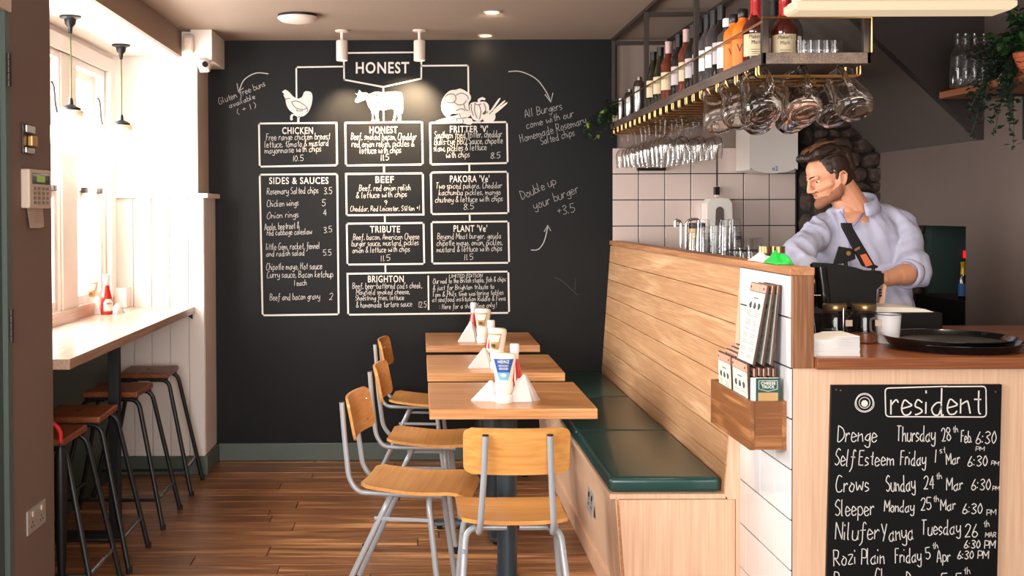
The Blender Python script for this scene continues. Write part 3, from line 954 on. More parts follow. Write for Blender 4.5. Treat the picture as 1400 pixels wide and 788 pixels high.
# folded dark pushchair-like umbrella: dark rolled cylinder with a red handle beside the first stool
uo = thing('umbrella', 'furled black umbrella with a red handle standing behind the grey pier', 'umbrella', (-1.255, 3.90, 0))
ux, uy = -1.262, 3.905
MB().lathe([(.004, .02), (.016, .20), (.021, .36), (.021, .56), (.012, .60)], 14, c=(ux, uy, 0)).build('canopy', 'black_plastic', uo, smooth=True)
MB().tube([(ux, uy, 0), (ux, uy, .63)], .004, 8).build('shaft', 'black_metal', uo)
MB().tube(fillet([(ux, uy, .615), (ux, uy, .655), (ux - .022, uy - .01, .685), (ux - .05, uy - .015, .69)], .02), .008, 10).build('handle', 'red_plastic', uo, smooth=True)


def sauce_bottle(o, kind, back=False):
    """squeezy mayonnaise bottle standing on its cap"""
    MB().lathe([(.029, 0), (.031, .004), (.031, .026), (.029, .03)], 24).build('cap', 'mayo_cap', o, smooth=True, world=False)
    prof = [(.026, .03), (.030, .040), (.033, .055), (.0325, .07), (.031, .08), (.034, .10), (.0385, .125), (.0425, .150), (.044, .163), (.042, .171), (.033, .176), (0, .177)]
    b = MB().lathe([(r_, z_) for r_, z_ in prof], 28, sy=.66).build('body', 'mayo', o, smooth='all', world=False)
    # curved label
    def patch(nm, mat_, z0, z1, w0, w1, par, off=.0012, rx=None):
        m = MB(); n = 8; vs = []
        for zz, ww in ((z0, w0), ((z0 + z1) / 2, (w0 + w1) / 2), (z1, w1)):
            ra = .0375 + (zz - .12) * .16
            for k in range(n + 1):
                an = -PI / 2 + ww * (k / n * 2 - 1)
                vs.append(((ra + off) * math.cos(an), (ra * .66 + off) * math.sin(an), zz))
        fs = [(r_ * (n + 1) + k, r_ * (n + 1) + k + 1, (r_ + 1) * (n + 1) + k + 1, (r_ + 1) * (n + 1) + k) for r_ in range(2) for k in range(n)]
        return m.add(vs, fs).build(nm, mat_, par, world=False, smooth='all')
    if not back:
        lb = patch('label', 'label_blue', .088, .158, .50, .86, b, .0030)
        patch('label_lower', 'label_sky', .082, .110, .46, .56, lb, .0036)
        typed('HEINZ', .0155, 'label_white', 'lettering', lb, (0, -.0337, .1435), sx=.85, bold=.015, extrude=.0003, local=True)
        typed('SERIOUSLY', .0075, 'label_white', 'lettering', lb, (0, -.0325, .132), sx=.9, bold=.02, extrude=.0003, local=True)
        typed('GOOD', .011, 'label_white', 'lettering', lb, (0, -.0317, .1205), sx=.9, bold=.02, extrude=.0003, local=True)
        MB().lathe([(.010, 0), (.010, .0008)], 16, m=Matrix.Translation((0, -.0305, .101)) @ Matrix.Rotation(PI / 2, 4, 'X') @ Matrix.Diagonal((1, .6, 1, 1))).build('label_mark', 'label_white', lb, world=False)
    else:
        lb = patch('label', 'label_gold', .085, .155, .50, .80, b, .0030)
        patch('label_panel', 'mayo', .118, .148, .45, .70, lb, .0036)
        m = MB()
        for k in range(9): m.box(-.012 + k * .0022, -.012 + k * .0022 + (.0014 if k % 2 else .0007), -.0325, -.0315, .094, .110)
        m.build('barcode', 'ink', lb, world=False)
    return o


def ketchup(o):
    MB().lathe([(.027, 0), (.0295, .004), (.0295, .06), (.027, .085), (.017, .130), (.0135, .150), (.0135, .168)], 8 * 3).build('body', 'ketchup', o, smooth=True, world=False)
    MB().lathe([(.0155, .168), (.0165, .170), (.0165, .196), (.0145, .200), (0, .200)], 24).build('cap', 'cap_white', o, smooth=True, world=False)
    MB().lathe([(.0142, .146), (.0146, .166), (.0160, .168)], 24).build('neck_label', 'label_white', o, smooth=True, world=False)
    m = MB(); n = 10; vs = []
    for zz, ww, rr in ((.018, .85, .0302), (.06, .85, .0302), (.078, .5, .0284)):
        for k in range(n + 1):
            an = -PI / 2 + .3 + ww * (k / n * 2 - 1)
            vs.append((rr * math.cos(an), rr * math.sin(an), zz))
    fs = [(r_ * (n + 1) + k, r_ * (n + 1) + k + 1, (r_ + 1) * (n + 1) + k + 1, (r_ + 1) * (n + 1) + k) for r_ in range(2) for k in range(n)]
    lb = m.add(vs, fs).build('label', 'label_white', o, smooth='all', world=False)
    typed('HEINZ', .011, 'ink', 'lettering', lb, (.009, -.0302, .052), rot=(PI / 2, 0, .3), sx=.9, bold=.01, extrude=.0003, local=True)
    return o


def napkin(o, w_, h_, ang=0.0, dep=.07):
    """a paper napkin folded into a standing triangle"""
    n = 6; vs, fs = [], []
    for side in (-1, 1):
        b0 = len(vs)
        for k in range(n + 1):
            t_ = k / n
            xb = -w_ / 2 + w_ * t_
            bow = dep / 2 * math.sin(PI * t_) * .9 + .004
            vs.append((xb, side * bow, 0))
            vs.append((xb * .10 + w_ * .06, side * .002, h_ * (1 - .03 * abs(t_ - .5))))
        for k in range(n):
            fs.append((b0 + 2 * k, b0 + 2 * k + 2, b0 + 2 * k + 3, b0 + 2 * k + 1))
    m = MB().add(vs, fs)
    ob = m.build('folded_sheet', 'napkin', o, world=False, smooth=True)
    sd = ob.modifiers.new('thickness', 'SOLIDIFY'); sd.thickness = .0012
    # the front fold line as a second ply
    MB().add([(-w_ * .48, -dep * .42 - .004, .0005), (w_ * .2, -dep * .48 - .006, .0005), (w_ * .06, -.004, h_ * .985), (w_ * .02, -.004, h_ * .985)], [(0, 1, 2, 3)]).build('folded_ply', 'napkin', o, world=False)
    return o


# ------------------------------------------------------------------ dining tables
TX, TZ = .3225, .742


def make_table():
    o = thing('dining_table', '', 'table')
    top = sthing('tmp'); bpy.data.objects.remove(top)
    nst = 5
    tt = MB().box(-.289, .289, -.30, .30, TZ - .036, TZ).build('table_top', 'table', o, bevel=.0025, world=False)
    MB().lathe([(.037, .03), (.037, TZ - .044)], 28).build('column', 'anthracite', o, smooth=True, world=False)
    MB().box(-.16, .16, -.16, .16, TZ - .044, TZ - .036).box(-.02, .02, -.24, .24, TZ - .052, TZ - .037).build('top_plate', 'black_metal', o, world=False)
    MB().lathe([(.055, .03), (.052, .055), (.038, .07)], 28).build('collar', 'anthracite', o, smooth=True, world=False)
    for k in range(4):
        mt = Matrix.Rotation(k * PI / 2, 4, 'Z')
        ar = MB()
        ar.add([(0, -.035, .018), (0, .035, .018), (0, .028, .05), (0, -.028, .05), (.265, -.024, .016), (.265, .024, .016), (.265, .018, .036), (.265, -.018, .036)],
               [(0, 1, 2, 3), (4, 7, 6, 5), (0, 4, 5, 1), (1, 5, 6, 2), (2, 6, 7, 3), (3, 7, 4, 0)], mt)
        ao = ar.build('foot', 'anthracite', o, world=False, bevel=.005)
        MB().lathe([(.012, 0), (.014, .018)], 10, m=mt, c=(.235, 0, 0)).build('glide', 'rubber', ao, world=False)
    return o


tab = make_table()
tabs = [((TX, 4.12, 0), 'square oak-topped table nearest the camera, on a dark column'), ((TX, 4.975, 0), 'oak-topped table in the middle of the row of three'),
        ((TX, 5.95, 0), 'oak-topped table at the back, closest to the black menu wall')]
for i, (p, lb) in enumerate(tabs):
    s_ = tab if i == 0 else dup(tab)
    s_.location = p; s_['label'] = lb; s_['group'] = 'dining tables along the bench'

pl = ['nearest table', 'middle table', 'back table']
# sauce bottles and napkins, positions on the table top
spots = [((689, 552), (699, 541), 0), ((680, 506), (676, 499), 1), ((660, 470), (650, 466), 1)]
for i, (m_, k_, bk) in enumerate(spots):
    a_ = at(m_[0], m_[1] - 2, Z=TZ + .001)
    a_.z = TZ
    o = thing('mayonnaise_bottle', ('white squeezy mayonnaise bottle with a blue label on the nearest table', 'mayonnaise bottle showing its gold back label on the middle table', 'mayonnaise bottle turned back to front on the back table')[i], 'bottle', a_, 'mayonnaise bottles on the tables')
    sauce_bottle(o, 0, bk)
    o.rotation_euler = (0, 0, (-.12, -.55, -.35)[i])
    b_ = a_ + Vector(((.045, .075, 0), (-.02, .10, 0), (-.043, .09, 0))[i])
    o = thing('ketchup_bottle', 'glass ketchup bottle with a white cap on the ' + pl[i], 'bottle', b_, 'ketchup bottles on the tables')
    ketchup(o)
    o.rotation_euler = (0, 0, (.5, -.8, -.6)[i])
nd = [((-.050, .045, 0), .13, .072, -.15, 0), ((.068, .030, 0), .135, .095, .22, 0), ((-.060, .040, 0), .13, .085, .1, 1), ((-.066, .045, 0), .125, .105, .1, 2)]
nl = ['folded white napkin left of the mayonnaise on the nearest table', 'folded white napkin right of the mayonnaise on the nearest table', 'folded white napkin beside the bottles on the middle table', 'folded white napkin beside the bottles on the back table']
for (d_, w_, h_, rz, ti), lb in zip(nd, nl):
    a_ = at(spots[ti][0][0], spots[ti][0][1] - 2, Z=TZ + .001); a_.z = TZ
    o = thing('napkin', lb, 'napkin', a_ + Vector(d_), 'folded napkins on the tables')
    napkin(o, w_, h_, dep=.045)
    o.rotation_euler = (0, 0, rz)
# on the window counter
a_ = at(146, 430, Z=.914); a_.z = .914
o = thing('ketchup_bottle', 'red ketchup bottle standing in daylight on the window counter', 'bottle', a_); ketchup(o); o.rotation_euler = (0, 0, .3)
o = thing('mayonnaise_bottle', 'pale mayonnaise bottle behind the ketchup on the window counter', 'bottle', a_ + Vector((-.10, .06, 0))); sauce_bottle(o, 0, 1); o.rotation_euler = (0, 0, .4)
o = thing('napkin', 'folded white napkin left of the ketchup on the window counter', 'napkin', a_ + Vector((-.058, .02, 0))); napkin(o, .11, .09, dep=.05); o.rotation_euler = (0, 0, .2)
o = thing('napkin', 'folded white napkin right of the ketchup on the window counter', 'napkin', a_ + Vector((.03, .075, 0))); napkin(o, .09, .05, dep=.05); o.rotation_euler = (0, 0, -.2)


# ------------------------------------------------------------------ chairs: local +Y is forward
def ply_sheet(rows, name, mat_, parent, th, n=12):
    """rows: list of (halfwidth, point(x)->Vector) swept across x, thickened downwards/backwards by vector th(i)"""
    vs, fs = [], []
    for (hw, fn, tv) in rows:
        for k in range(n + 1):
            x = -hw + 2 * hw * k / n
            p = Vector(fn(x))
            vs.append(p); vs.append(p + Vector(tv))
    W = 2 * (n + 1)
    for i in range(len(rows) - 1):
        for k in range(n):
            a_, b_ = i * W + 2 * k, i * W + 2 * k + 2
            fs.append((a_, b_, b_ + W, a_ + W))
            fs.append((a_ + 1, a_ + W + 1, b_ + W + 1, b_ + 1))
        fs.append((i * W, (i + 1) * W, (i + 1) * W + 1, i * W + 1))
        e = i * W + 2 * n
        fs.append((e, e + 1, e + W + 1, e + W))
    for i in (0, len(rows) - 1):
        for k in range(n):
            a_ = i * W + 2 * k
            fs.append((a_, a_ + 1, a_ + 3, a_ + 2))
    return MB().add(vs, fs).build(name, mat_, parent, world=False, smooth=True)


def make_chair():
    o = thing('dining_chair', '', 'chair')
    # seat: gently dished plywood with a waterfall front
    rows = []
    N = 16
    for i in range(N + 1):
        t_ = i / N
        s_ = t_ * .40
        yy = -.19 + s_
        zz = .450 + .006 * math.cos(t_ * PI * 2)
        if t_ > .78:
            q = (t_ - .78) / .22
            zz -= .030 * q * q
            yy -= .006 * q * q
        if t_ < .12: zz += .006 * (1 - t_ / .12)
        hw = .165 + .012 * t_
        e = min(t_, 1 - t_) * .40
        if e < .035: hw -= .035 - math.sqrt(max(0, .035 ** 2 - (.035 - e) ** 2))
        nv = (0, -.004, -.012) if t_ > .85 else (0, 0, -.012)
        rows.append((hw, (lambda x, yy=yy, zz=zz, t_=t_: (x, yy, zz + .010 * (abs(x) / .17) ** 2.2 * (1 - t_ * .8) - .004)), nv))
    ply_sheet(rows, 'seat', 'seat_ply', o, .012)
    # backrest: curved ply with rounded corners
    rows = []
    for i in range(N + 1):
        t_ = i / N
        z_ = .612 + .148 * t_
        y_ = -.222 - .030 * t_
        hw = .163 + .002 * t_
        e = min(t_, 1 - t_) * .148
        if e < .026: hw -= .026 - math.sqrt(max(0, .026 ** 2 - (.026 - e) ** 2))
        rows.append((hw, (lambda x, y_=y_, z_=z_: (x, y_ + .026 * (x / .163) ** 2, z_)), (0, -.010, 0)))
    ply_sheet(rows, 'backrest', 'seat_ply', o, .01)
    for sx in (-1, 1):
        p = [(sx * .098, -.266, .742), (sx * .102, -.256, .62), (sx * .112, -.238, .47), (sx * .114, -.205, .423), (sx * .116, -.10, .4225), (sx * .116, .10, .423)]
        f_ = MB().tube(fillet(p, .045, 5), .0095, 12).build('back_tube', 'steel_grey', o, smooth=True, world=False)
        MB().lathe([(.0098, 0), (.0098, .004)], 12, c=(sx * .098, -.2663, .740)).build('tube_plug', 'black_plastic', f_, world=False)
        for z_, nm in ((.722, 0), (.645, 1)):
            MB().lathe([(.005, 0), (.005, .003)], 10, m=Matrix.Translation((sx * .100, -.220 + .004 * nm, z_)) @ Matrix.Rotation(-PI / 2, 4, 'X')).build('screw', 'chrome', f_, world=False)
        for (y0, yt, yb, nm) in ((-.085, -.085, -.275, 'rear'), (.055, .058, .105, 'front')):
            p = [(sx * .02, y0, .411), (sx * .150, y0, .411), (sx * .185, yb, .012)]
            p = fillet(p, .045, 6)
            l_ = MB().tube(p, .0105, 12).build('leg', 'steel_grey', o, smooth=True, world=False)
            MB().lathe([(.0125, 0), (.013, .028)], 12, c=(sx * .186, yb, 0)).build('rubber_foot', 'rubber', l_, world=False)
        MB().box(sx * .160 - .004, sx * .160 + .004, -.135, .068, .340, .352).build('side_rail', 'steel_grey', o, world=False, bevel=.001)
    return o


ch = make_chair()
G_CH = 'plywood school chairs at the tables'
spotsc = [((.297, 3.635, 0), 0.0, 'plywood chair in front, seen from behind, at the near end of the table'),
          ((.000, 4.03, 0), -PI / 2 - .17, 'plywood chair on the left of the nearest table, its back toward the window'),
          ((.062, 4.81, 0), -PI / 2 - .10, 'plywood chair on the left of the middle table'),
          ((.045, 5.79, 0), -PI / 2 - .10, 'plywood chair on the left of the back table, nearest the black wall')]
for i, (p, rz, lb) in enumerate(spotsc):
    s_ = ch if i == 0 else dup(ch)
    s_.location = p; s_.rotation_euler = (0, 0, rz); s_['label'] = lb; s_['group'] = G_CH

# ------------------------------------------------------------------ bench with reclining boarded back
YN = 3.80
XB = 1.078
bench = thing('bench', 'long pale plywood bench with a sloping oak board back against the bar', 'bench', (.86, 5.05, 0))
# front panel leaning in towards the floor
MB().poly([(.668, YN, .435), (.700, YN, .0), (.712, YN, .0), (.680, YN, .435)], (0, YB - YN - .002, 0)).build('front_panel', 'ply', bench)
MB().poly([(.679, YN + .0005, .432), (.712, YN + .0005, 0), (XB, YN + .0005, 0), (XB, YN + .0005, .432)], (0, .018, 0)).build('end_panel', 'ply', bench)
MB().poly([(.672, YN - .001, .432), (.680, YN - .001, .432), (.712, YN - .001, 0), (.700, YN - .001, 0)], (0, .001, 0)).build('edge_strip', 'oak_edge', bench)
MB().poly([(.682, YN, .085), (.688, YN, .0), (.702, YN, .0), (.696, YN, .085)], (0, YB - YN - .022, 0)).build('plinth', 'ply', bench)
bx('seat_board', 'ply', .648, 1.046, YN - .004, YB - .002, .435, .452, bench, bevel=.002)
# back: 8 boards between (1.037, .45) and (1.094, 1.235)
BB, BT = Vector((1.038, 0, .452)), Vector((1.092, 0, 1.226))
nb = 8
for i in range(nb):
    a0 = BB.lerp(BT, (i + .012) / nb) if i else BB
    a1 = BB.lerp(BT, (i + 1 - .012) / nb)
    nrm = Vector((-(BT - BB).z, 0, (BT - BB).x)).normalized()
    q = [a0, a1, a1 - nrm * .016, a0 - nrm * .016]
    MB().poly([(p.x, YN - .002, p.z) for p in q], (0, YB - YN - .001, 0)).build('board', 'oak_board', bench, bevel=.0015, seg=1)
MB().poly([(BB.x + .0185, YN + .02, BB.z), (BT.x + .0185, YN + .02, BT.z), (1.1035, YN + .02, 1.226), (1.1035, YN + .02, .452)], (0, YB - YN - .03, 0)).build('back_frame', 'ply', bench)
MB().poly([(1.0425, YN - .0035, .452), (1.094, YN - .0035, 1.226), (1.103, YN - .0035, 1.226), (1.103, YN - .0035, .0), (1.080, YN - .0035, .0), (1.080, YN - .0035, .434), (1.052, YN - .0035, .434)], (0, .016, 0)).build('end_upright', 'ply', bench)


def cushion(y0, y1, lb):
    x0, x1, z0, z1 = .650, 1.034, .4525, .505
    b = bmesh.new()
    bmesh.ops.create_cube(b, size=1)
    for vv in b.verts:
        vv.co = Vector((vv.co.x * (x1 - x0), vv.co.y * (y1 - y0), (vv.co.z + .5) * (z1 - z0)))
    bmesh.ops.bevel(b, geom=b.edges[:], offset=.020, segments=5, affect='EDGES', profile=.6)
    me = bpy.data.meshes.new('bench_cushion'); b.to_mesh(me); b.free()
    for v in me.vertices:
        if v.co.z > .03: v.co.z += .006 * (1 - (2 * v.co.x / (x1 - x0)) ** 4) * (1 - (2 * v.co.y / (y1 - y0)) ** 4)
    for p in me.polygons: p.use_smooth = True
    me.materials.append(M['leather'])
    o = bpy.data.objects.new('bench_cushion', me); COL.objects.link(o)
    o.location = ((x0 + x1) / 2, (y0 + y1) / 2, z0)
    tag(o, lb, 'cushion', 'green cushions on the bench')
    pp = MB()
    w2, d2 = (x1 - x0) / 2 - .004, (y1 - y0) / 2 - .004
    lp = [(-w2 + .02, -d2, 0), (w2 - .02, -d2, 0)]
    pp.tube([(-w2 + .006, -d2 + .006, .0495), (w2 - .006, -d2 + .006, .0495)], .0018, 6).tube([(-w2 + .006, -d2 + .006, .0495), (-w2 + .006, d2 - .006, .0495)], .0018, 6)
    pp.build('seam', 'leather', o, world=False, smooth=True)


for y0, y1, lb in ((3.815, 4.648, 'dark green vinyl bench cushion at the near end'), (4.650, 5.497, 'dark green vinyl bench cushion in the middle of the bench'), (5.499, 6.350, 'dark green vinyl bench cushion at the far end by the black wall')):
    cushion(y0, y1, lb)
# double socket on the bench front (panel slopes)
sk = thing('wall_socket', 'steel double socket on the front of the bench', 'socket', (.675, 4.40, .27))
sm = Matrix.Translation((.6785, 4.395, .270)) @ Matrix.Rotation(math.atan(.032 / .435), 4, 'Y')
MB().box(-.006, 0, -.075, .075, -.045, .045, sm).build('plate', 'socket_steel', sk, bevel=.002)
m = MB()
for yy in (-.035, .035):
    m.box(-.0085, -.005, yy - .008, yy + .008, .012, .03, sm)
    for a_, b_ in ((0, .004), (-.010, -.014), (.010, -.014)): m.box(-.0068, -.005, yy + a_ - .003, yy + a_ + .003, b_ - .006, b_ + .004, sm)
m.build('switch', 'black_plastic', sk)

# ------------------------------------------------------------------ half wall between bench and bar, tiled end, oak cap and post
hw = bx('wall_bar', 'plaster_dark', 1.106, 1.150, 3.3015, YB - .002, 0, 1.2295, kind=st)
bx('grout', 'grout', 1.097, 1.1055, 3.3015, 3.815, 0, 1.2295, hw)
bx('grout', 'grout', 1.097, 1.099, 3.277, 3.3015, 0, .9555, hw)
zt = [0, .055, .205, .355, .505, .655, .805, .955, 1.103, 1.229]
yt = [3.277, 3.420, 3.570, 3.720, 3.797]
for i in range(len(yt) - 1):
    for j in range(len(zt) - 1):
        bx('tile', 'tile', 1.0925, 1.098, yt[i] + .0018, yt[i + 1] - .0018, zt[j] + .0022, zt[j + 1] - .0022, hw, bevel=.0012)
bx('cap_board', 'oak_edge', 1.086, 1.158, 3.262, YB - .004, 1.230, 1.253, hw, bevel=.002)
bx('end_post', 'oak_post', 1.0935, 1.156, 3.262, 3.3005, .957, 1.2295, hw, bevel=.0015)

ct = thing('bar_counter', 'pale plywood bar counter front carrying the chalkboard', 'counter', (1.8, 3.3, 0))
bx('front_panel', 'ply', 1.0990, 2.505, 3.2765, 3.3005, 0, .9555, ct, bevel=.001)
bx('counter_body', 'black_plastic', 1.156, 2.505, 3.301, 4.05, 0, .955, ct)
wk = bx('worktop', 'worktop', 1.158, 2.505, 3.240, 4.15, .9565, .990, None, bevel=.002)
tag(wk, 'dark polished wood worktop along the bar counter', 'worktop')

# chalkboard
bl = at(1129.2, 830, 3.262)
cb = MB().poly([at(1137, 527, 3.262), at(1370, 526, 3.262), at(1362.5, 830, 3.262), bl], (0, .0125, 0)).build('chalkboard', 'black_wall', None, bevel=.001)
tag(cb, 'black chalkboard on the bar front listing music nights in white chalk', 'chalkboard')
YC = 3.2612
rs_ = MB()
hand(rs_, 'resident', 1218, 567, 1346, 566, 36, YC, .0042, slant=.02, jit=.15, k=4)
rr_ = fillet([at(u, v, YC) for u, v in ((1290, 529), (1348, 528.5), (1348.5, 570.5), (1211, 570), (1210, 531), (1295, 528.5))], .012, 4)
ribbon(rs_, rr_, .0036)
for rr, k in ((13, 0), (11.5, 1), (7.5, 2)):
    ribbon(rs_, [at(1182 + (rr + (k == 0) * .6 * math.sin(3 * a_)) * math.cos(a_), 551 + rr * math.sin(a_), YC) for a_ in [2 * PI * i / 20 for i in range(21)]], .002)
rs_.poly([at(1182 + 4.6 * math.cos(a_), 552 + 4.6 * math.sin(a_), YC) for a_ in [2 * PI * i / 14 for i in range(14)]], (0, -.0003, 0))
rs_.build('heading', 'chalk', cb, fixn=False)
L = [('Drenge', 1145, 604, 1201, 604, 22), ('Thursday', 1226, 604, 1280, 603, 21), ('28', 1288, 604, 1302, 602, 18), ('th', 1303, 592, 1311, 591, 9), ('Feb.', 1314, 605, 1330, 605, 16), ('6:30', 1334, 607, 1364, 607, 17), ('PM', 1334, 617, 1347, 617, 6),
     ('Self', 1141, 636, 1170, 638, 23), ('Esteem', 1174, 636, 1224, 637, 20), ('Friday', 1231, 636, 1267, 636, 20), ('1', 1277, 633, 1281, 633, 18), ('st', 1285, 620, 1294, 619, 9), ('Mar', 1294, 636, 1314, 634, 15), ('6:30', 1323, 638, 1352, 637, 14), ('PM', 1355, 636, 1366, 637, 6),
     ('Crows', 1143, 673, 1190, 671, 22), ('Sunday', 1212, 673, 1253, 670, 22), ('24', 1263, 669, 1279, 668, 18), ('th', 1280, 656, 1289, 655, 9), ('Mar', 1294, 671, 1318, 670, 17), ('6:30', 1328, 670, 1356, 670, 15), ('PM', 1357, 671, 1367, 671, 6),
     ('Sleeper', 1142, 706, 1197, 704, 22), ('Monday', 1209, 700, 1251, 700, 16), ('25', 1259, 698, 1275, 697, 17), ('th', 1276, 687, 1285, 686, 9), ('Mar', 1286, 698, 1308, 697, 15), ('6:30', 1316, 703, 1345, 702, 14), ('PM', 1349, 705, 1363, 704, 8),
     ('Nilufer', 1142, 738, 1204, 738, 24), ('Yanya', 1206, 741, 1251, 737, 24), ('Tuesday', 1260, 732, 1315, 730, 20), ('26', 1319, 735, 1339, 734, 18), ('th', 1345, 721, 1354, 720, 9), ('MAR', 1347, 735, 1363, 735, 7), ('6:30 PM', 1318, 750, 1362, 750, 11),
     ('Rozi', 1140, 774, 1173, 771, 22), ('Plain', 1178, 772, 1211, 771, 22), ('Friday', 1224, 770, 1261, 768, 20), ('5', 1266, 765, 1274, 764, 16), ('th', 1275, 751, 1284, 750, 9), ('Apr', 1281, 769, 1301, 768, 17), ('6:30 PM', 1309, 765, 1353, 764, 11),
     ('Penny', 1140, 804, 1182, 803, 22), ('Cha', 1196, 802, 1222, 801, 24), ('Dove', 1239, 804, 1268, 803, 22), ('5', 1286, 800, 1296, 800, 16), ('5', 1306, 800, 1316, 800, 16), ('th', 1318, 786, 1328, 785, 10)]
for (tx, a0, b0, a1, b1, h) in L:
    wr_ = MB()
    hand(wr_, tx, a0, b0, a1, b1, h, YC, .0027 if h > 10 else .0018, slant=.08, jit=.3, k=4)
    wr_.build('handwriting', 'chalk_thin', cb)
sc_ = MB()
for u, v in ((1143, 533), (1149, 534), (1361, 536)): sc_.lathe([(.0022, 0), (.0022, .0012)], 10, m=Matrix.Translation(at(u, v, 3.262)) @ Matrix.Rotation(PI / 2, 4, 'X'))
for v in (): pass
sc_.build('screw', 'brass', cb, kind='stuff')

# ------------------------------------------------------------------ menu box on the tiles, with clipboards and booklet
BX0, BX1, BY0, BY1, BZ0, BZ1 = .983, 1.092, 3.310, 3.757, .706, .852
mbx = thing('menu_box', 'open oak wall box full of clipboard menus on the white tiles', 'box', (1.04, 3.53, BZ0))
bx('side_panel', 'box_wood', BX0, BX0 + .014, BY0 + .001, BY1, BZ0, BZ1, mbx, bevel=.001)
bx('back_panel', 'box_wood', BX1 - .010, BX1, BY0 + .016, BY1 - .016, BZ0, BZ1, mbx)
fp = MB().box(BX0 + .014, BX1 - .011, BY0 + .003, BY0 + .016, BZ0 + .001, BZ1 - .001).build('front_panel', 'box_wood_x', mbx)
bx('corner_strip', 'box_wood', BX1 - .013, BX1, BY0 + .0, BY0 + .016, BZ0, BZ1, mbx, bevel=.001)
bx('end_panel', 'box_wood_x', BX0 + .014, BX1 - .0, BY1 - .014, BY1, BZ0, BZ1, mbx)
bx('bottom_panel', 'box_wood', BX0 + .014, BX1 - .010, BY0 + .016, BY1 - .014, BZ0, BZ0 + .012, mbx)


def clipboard(name, lb, y0, y1, xb, zb, xt, zt_, grp=None, face=True, icons=True):
    """board between bottom (xb, zb) and top (xt, zt_); paper on its room side (-X)"""
    o = thing(name, lb, 'menu', (xb, (y0 + y1) / 2, zb), grp)
    d = Vector((xt - xb, 0, zt_ - zb)); H = d.length; d.normalize()
    n = Vector((-d.z, 0, d.x))
    rm = Matrix((( -n.x, 0, d.x, xb), (0, 1, 0, 0), (-n.z, 0, d.z, zb), (0, 0, 0, 1)))   # local: x away from the room, y, z up the board
    MB().box(0, .0065, y0, y1, 0, H, rm).build('board', 'clip_edge', o, bevel=.0008, seg=1)
    MB().box(-.0035, 0, y0 + .003, y1 - .003, H - .026, H - .002, rm).build('clip_bar', 'clip_wood', o)
    sc = MB()
    for yy in (y0 + .016, y1 - .016): sc.lathe([(.004, 0), (.004, .0012)], 10, m=rm @ Matrix.Translation((-.0035, yy, H - .014)) @ Matrix.Rotation(-PI / 2, 4, 'Y'))
    sc.build('screw', 'clip_edge', o, kind='stuff')
    if face:
        p = MB().box(-.0022, -.0008, y0 + .003, y1 - .003, .004, H - .028, rm).build('paper', 'menu_paper', o)
        k = MB()
        W = y1 - y0; top = H - .045
        def R_(ya, yb, za, zb_): k.box(-.0027, -.0022, y1 - W * yb, y1 - W * ya, top - zb_, top - za, rm)
        R_(.36, .64, 0, .003)
        s_ = W / .165
        for cx_ in (.24, .5, .76):
            c0 = Vector((-.0024, y1 - W * cx_, top - .026 * s_))
            k.poly([rm @ (c0 + Vector((0, .013 * s_ * math.cos(a_) * (1 + .25 * math.sin(3 * a_ + cx_ * 7)), .011 * s_ * math.sin(a_)))) for a_ in [2 * PI * i / 10 for i in range(10)]], n * .0003)
        rr = random.Random(int(y0 * 1000))
        zz = .046 * s_
        while zz < top - .01:
            nn = rr.choice((1, 2, 3))
            for col in (0, 1):
                for q in range(nn):
                    a_ = .07 + .47 * col + rr.uniform(0, .06)
                    R_(a_, a_ + rr.uniform(.25, .36), zz + q * .006, zz + q * .006 + .0011)
            zz += nn * .006 + .009
        k.build('print', 'print_dark', p, fixn=False)
    return o


clipboard('menu_clipboard', 'small clipboard menu at the far end of the wall box', 3.540, 3.690, .999, .720, .990, .957, 'small clipboards in the menu box')
clipboard('menu_clipboard', 'small clipboard menu at the near end of the wall box', 3.362, 3.520, .999, .720, .990, .957, 'small clipboards in the menu box')
for k in range(5):
    clipboard('menu_clipboard', 'upright edge-on clipboard at the near end of the wall box, %s from the room' % ('second', 'third', 'fourth', 'fifth', 'sixth')[k], 3.362, 3.518, 1.013 + k * .0135, .720, 1.013 + k * .0145, .944 + .003 * (k % 2), 'edge-on clipboards in the menu box', face=False)
for k in range(3):
    clipboard('menu_clipboard', 'upright edge-on clipboard at the far end of the wall box, %s from the room' % ('second', 'third', 'fourth')[k], 3.545, 3.690, 1.018 + k * .016, .720, 1.016 + k * .016, .965 + .008 * k, 'edge-on clipboards at the far end', face=False)
clipboard('menu_clipboard', 'long clipboard menu leaning in front of two others above the wall box', 3.352, 3.512, 1.004, .952, 1.048, 1.196, 'long clipboards above the menu box')
clipboard('menu_clipboard', 'long clipboard leaning in the middle of three above the wall box', 3.352, 3.500, 1.032, .952, 1.066, 1.196, 'long clipboards above the menu box')
clipboard('menu_clipboard', 'long clipboard leaning hindmost against the white tiles', 3.352, 3.500, 1.058, .952, 1.082, 1.196, 'long clipboards above the menu box')
bk = thing('booklet', 'dark green menu booklet standing in the front of the wall box', 'booklet', (1.035, 3.335, .72))
p0, p1 = at(1027, 517, 3.334), at(1066, 519, 3.334)
bx('pages', 'paper', p0.x, p1.x - .002, 3.335, 3.341, .72, p0.z, bk)
cv = bx('cover', 'menu_green', at(1034, 517, 3.33).x, p1.x, 3.331, 3.3345, .72, p0.z - .001, bk)
xa, xb_ = at(1034, 517, 3.33).x, p1.x
fr = MB()
cx = (xa + xb_) / 2; zt0 = p0.z
q = [(xa + .008, zt0 - .008), (xb_ - .008, zt0 - .008), (xb_ - .008, zt0 - .033), (cx, zt0 - .040), (xa + .008, zt0 - .033), (xa + .008, zt0 - .008)]
for i in range(5): ribbon(fr, [(q[i][0], 3.3307, q[i][1]), (q[i + 1][0], 3.3307, q[i + 1][1])], .0012)
fr.build('cover_frame', 'paper', cv)
